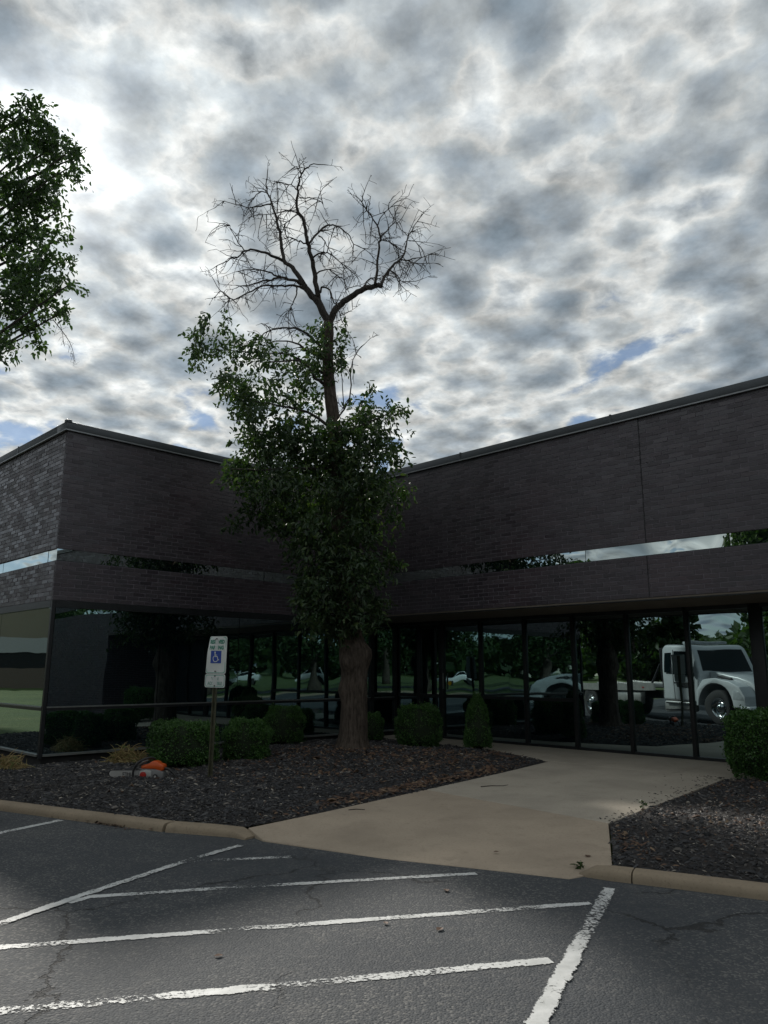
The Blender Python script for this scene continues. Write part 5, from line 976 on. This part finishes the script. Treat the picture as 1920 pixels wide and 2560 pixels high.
def tow_truck(loc, rz, k):
    t = empty('tow_truck', loc, rz); t.scale = (k, k, k); tag(t, 'white flatbed tow truck parked on the lot, mirrored in the entrance glass', 'truck')
    # x forward, y to its left, z up; front axle at x = 0
    W_ = 1.12
    hood = [(-.62, .78), (-.62, 1.52), (-.25, 1.50), (.45, 1.42), (.85, 1.28), (1.0, 1.05), (1.03, .72), (.66, .70), (.60, .62)] 
    mb = MB(); mb.prism([(-.60, .80), (-.60, 1.50), (-.1, 1.47), (.45, 1.37), (.90, 1.22), (1.14, 1.04), (1.20, .68), (.62, .68), (.55, .80)], -.72, .72); mb.build('hood', MA['white'], t, bevel=.07, seg=3)
    for sg in (1, -1):
        pf = []
        for i in range(13): a = math.pi - i * math.pi / 12; pf.append((.66 * math.cos(a), .52 + .64 * math.sin(a)))
        outer = [(-.74, .52), (-.70, .95), (-.45, 1.22), (.0, 1.30), (.5, 1.24), (.92, 1.07), (1.10, .84), (1.10, .60), (.68, .52)]
        mb = MB(); poly = outer + pf[::-1][0:13]; y0, y1 = (.58 * sg, W_ * sg); nn = len(poly)
        mb.add([(x, y0, z) for x, z in poly] + [(x, y1, z) for x, z in poly], [tuple(range(nn)), tuple(range(2*nn-1, nn-1, -1))] + [(i, (i+1) % nn, (i+1) % nn + nn, i + nn) for i in range(nn)])
        f = mb.build('fender', MA['white'], t, bevel=.05)
        mb = MB(); mb.prism([(.66, .74), (.70, 1.0), (.92, .95), (1.06, .82), (1.07, .72)], .72 * sg, (W_ + .006) * sg); mb.build('headlight', MA['lamp'], t, bevel=.02)
        mb = MB(); mb.prism([(-.30, 1.36), (-.12, 1.40), (.24, 1.33), (.26, 1.27), (-.05, 1.26)], .70 * sg, .78 * sg); mb.build('hood_vent', MA['black'], t, bevel=.01)
    mb = MB(); mb.box(1.12, 1.21, -.50, .50, .70, 1.08); gr = mb.build('grille', MA['black'], t, bevel=.02)
    for z in (.75, .82, .89, .96, 1.03): MB().box(1.205, 1.228, -.48, .48, z, z + .03).build('grille_bar', MA['chrome'], gr)
    MB().prism([(.95, .36), (.95, .60), (1.28, .60), (1.33, .54), (1.31, .40)], -1.16, 1.16).build('bumper', MA['white'], t, bevel=.03)
    # cab
    cab = [(-.62, .62), (-.62, 1.46), (-.98, 2.22), (-1.12, 2.32), (-2.15, 2.36), (-2.28, 2.26), (-2.30, .62)]
    mb = MB(); nn = len(cab); wy = lambda z: W_ - .10 * max(0, (z - 1.4)) / .9
    mb.add([(x, -wy(z), z) for x, z in cab] + [(x, wy(z), z) for x, z in cab], [tuple(range(nn)), tuple(range(2*nn-1, nn-1, -1))] + [(i, (i+1) % nn, (i+1) % nn + nn, i + nn) for i in range(nn)])
    cb = mb.build('cab', MA['white'], t, bevel=.07, seg=3)
    ws = MB(); ws.add([(-.655, -.92, 1.50), (-.655, .92, 1.50), (-.965, .84, 2.17), (-.965, -.84, 2.17)], [(0, 1, 2, 3)]); o = ws.build('windscreen', MA['wglass'], cb); o.location.x = .018; 
    m = o.modifiers.new('thickness', 'SOLIDIFY'); m.thickness = .012
    for sg in (1, -1):
        def sidepoly(pts, name, mat, off):
            mb = MB(); mb.add([(x, sg * (wy(z) + off), z) for x, z in pts], [tuple(range(len(pts)))]); o = mb.build(name, mat, cb); m = o.modifiers.new('thickness', 'SOLIDIFY'); m.thickness = .008; return o
        sidepoly([(-.86, 1.52), (-1.05, 2.12), (-1.72, 2.16), (-1.72, 1.46), (-1.2, 1.42)], 'side_window', MA['wglass'], .006)
        sidepoly([(-1.84, 1.50), (-1.84, 2.12), (-2.12, 2.12), (-2.12, 1.50)], 'side_window', MA['wglass'], .006)
        sidepoly([(-.80, .66), (-.815, .66), (-.815, 1.46), (-.80, 1.46)], 'door_seam', MA['black'], .004); sidepoly([(-1.765, .66), (-1.78, .66), (-1.78, 2.2), (-1.765, 2.2)], 'door_seam', MA['black'], .004)
        sidepoly([(-1.62, 1.22), (-1.72, 1.22), (-1.72, 1.17), (-1.62, 1.17)], 'door_handle', MA['black'], .012)
        sidepoly([(-1.05, 1.22), (-1.62, 1.24), (-1.60, 1.06), (-1.08, 1.08)], 'door_emblem', MA['black'], .004)
        mb = MB().box(-.93, -.86, sg * 1.22 - .10, sg * 1.22 + .10, 1.42, 1.95); mb.build('mirror', MA['black'], cb, bevel=.02)
        MB().tube([(-.85, sg * 1.0, 1.40), (-.9, sg * 1.2, 1.44)], .018, 6).build('mirror_arm', MA['black'], cb)
        MB().box(-2.25, -1.0, sg * .78, sg * 1.12, .30, .60).build('tank', MA['alu'], t, bevel=.05); 
        for z in (.34, .52): MB().box(-2.1, -1.1, sg * 1.08, sg * 1.19, z, z + .04).build('step', MA['black'], t)
        mb = MB(); mb.tube([(-2.42, sg * .95, 1.0), (-2.42, sg * .95, 2.25)], .045, 6); mb.build('rack_post', MA['steel'], t)
        mb = MB(); mb.tube([(-3.05, sg * .98, 1.05), (-2.46, sg * .98, 1.75)], .035, 6); mb.build('rack_brace', MA['steel'], t)
    MB().box(-1.75, -1.35, -.7, .7, 2.36, 2.46).build('light_bar', MA['lamp'], t, bevel=.03)
    MB().box(-2.46, -2.38, -.98, .98, 2.2, 2.28).build('rack_bar', MA['steel'], t); MB().box(-2.46, -2.38, -.98, .98, 1.5, 1.56).build('rack_bar', MA['steel'], t)
    for sg in (1, -1): MB().box(-8.3, .6, sg * .42 - .05, sg * .42 + .05, .62, .86).build('chassis_rail', MA['steel'], t)
    dk = MB().box(-9.0, -2.6, -1.2, 1.2, 1.0, 1.08).build('deck', MA['alu'], t)
    for sg in (1, -1):
        MB().box(-9.0, -2.6, sg * 1.2 - .04, sg * 1.2 + .04, .90, 1.13).build('deck_rail', MA['alu'], dk); MB().box(-4.6, -3.4, sg * 1.16 - .2 * (sg > 0), sg * 1.16 + .2 * (sg < 0), .48, .86).build('tool_box', MA['alu'], t, bevel=.02)
        for x in (-8.9, -7.0, -5.0, -3.2): MB().box(x, x + .1, sg * 1.242, sg * 1.250, .97, 1.01).build('marker', MA['red'], dk)
    for sg in (1, -1):
        wheel(t, (0, sg * .98, .5), .5, .26, .30, side=sg); wheel(t, (-6.1, sg * .96, .5), .5, .5, .30, side=sg)
    return t
TRUCK = tow_truck((-6.24, 7.45, 0), math.atan2(-.351, .935), 1.06)

def car(loc, rz, col, lab, van=False):
    c = empty('parked_car', loc, rz); tag(c, lab, 'car', 'cars parked far across the road'); m = plain('car_paint', col, .3, 0, .04)
    body = [(-2.2, .35), (-2.25, .75), (-2.1, .98), (-1.3, 1.0), (.9, .98), (1.9, .85), (2.2, .65), (2.2, .35)]
    cab = [(-2.0, .98), (-1.75, 1.75), (.3, 1.75), (1.1, .98)] if van else [(-1.7, .98), (-1.1, 1.42), (.1, 1.44), (.95, .98)]
    MB().prism(body, -.88, .88).build('body', m, c, bevel=.06); MB().prism(cab, -.76, .76).build('cabin', m, c, bevel=.08)
    for sg in (1, -1):
        w = [(x * .9 - .02, 1.02 + (z - 1.02) * .86) for x, z in [(p[0], max(p[1], 1.02)) for p in cab]]
        MB().prism(w, sg * .765, sg * .775).build('side_window', MA['wglass'], c)
        for x in (-1.4, 1.4): MB().tube([(x, sg * .70, .33), (x, sg * .90, .33)], .33, 16).build('wheel', MA['tyre'], c)
        MB().box(2.12, 2.21, sg * .65 - .15, sg * .65 + .15, .6, .72).build('headlight', MA['lamp'], c)
for i, (x, y, rz, col, lab, v) in enumerate(((10., -63.5, .1, (.7, .7, .7), 'white van parked far across the road', True), (18.5, -64, .05, (.65, .66, .67), 'silver car parked right of the white van', False), (3.5, -64.8, 0, (.7, .7, .68), 'white car parked left of the white van', False), (-9., -66, .1, (.72, .72, .72), 'white car parked at the left end of the row', False))):
    car((x, y, -.022), rz, col, lab, v)
rk = empty('lawn_kerb'); tag(rk, 'pale kerb along the back lawn', kind='structure')
pts = [(24, -6), (24, -15), (10, -16.2), (-4, -17), (-18, -13.4), (-30, -10)]
for a, b in zip(pts[:-1], pts[1:]):
    a, b = Vector((*a, 0)), Vector((*b, 0)); d = (b - a); o = MB().box(0, d.length - .01, -.08, .08, -.05, .12).build('kerb_stone', MA['kerb'], rk, a, (0, 0, math.atan2(d.y, d.x)), bevel=.02)
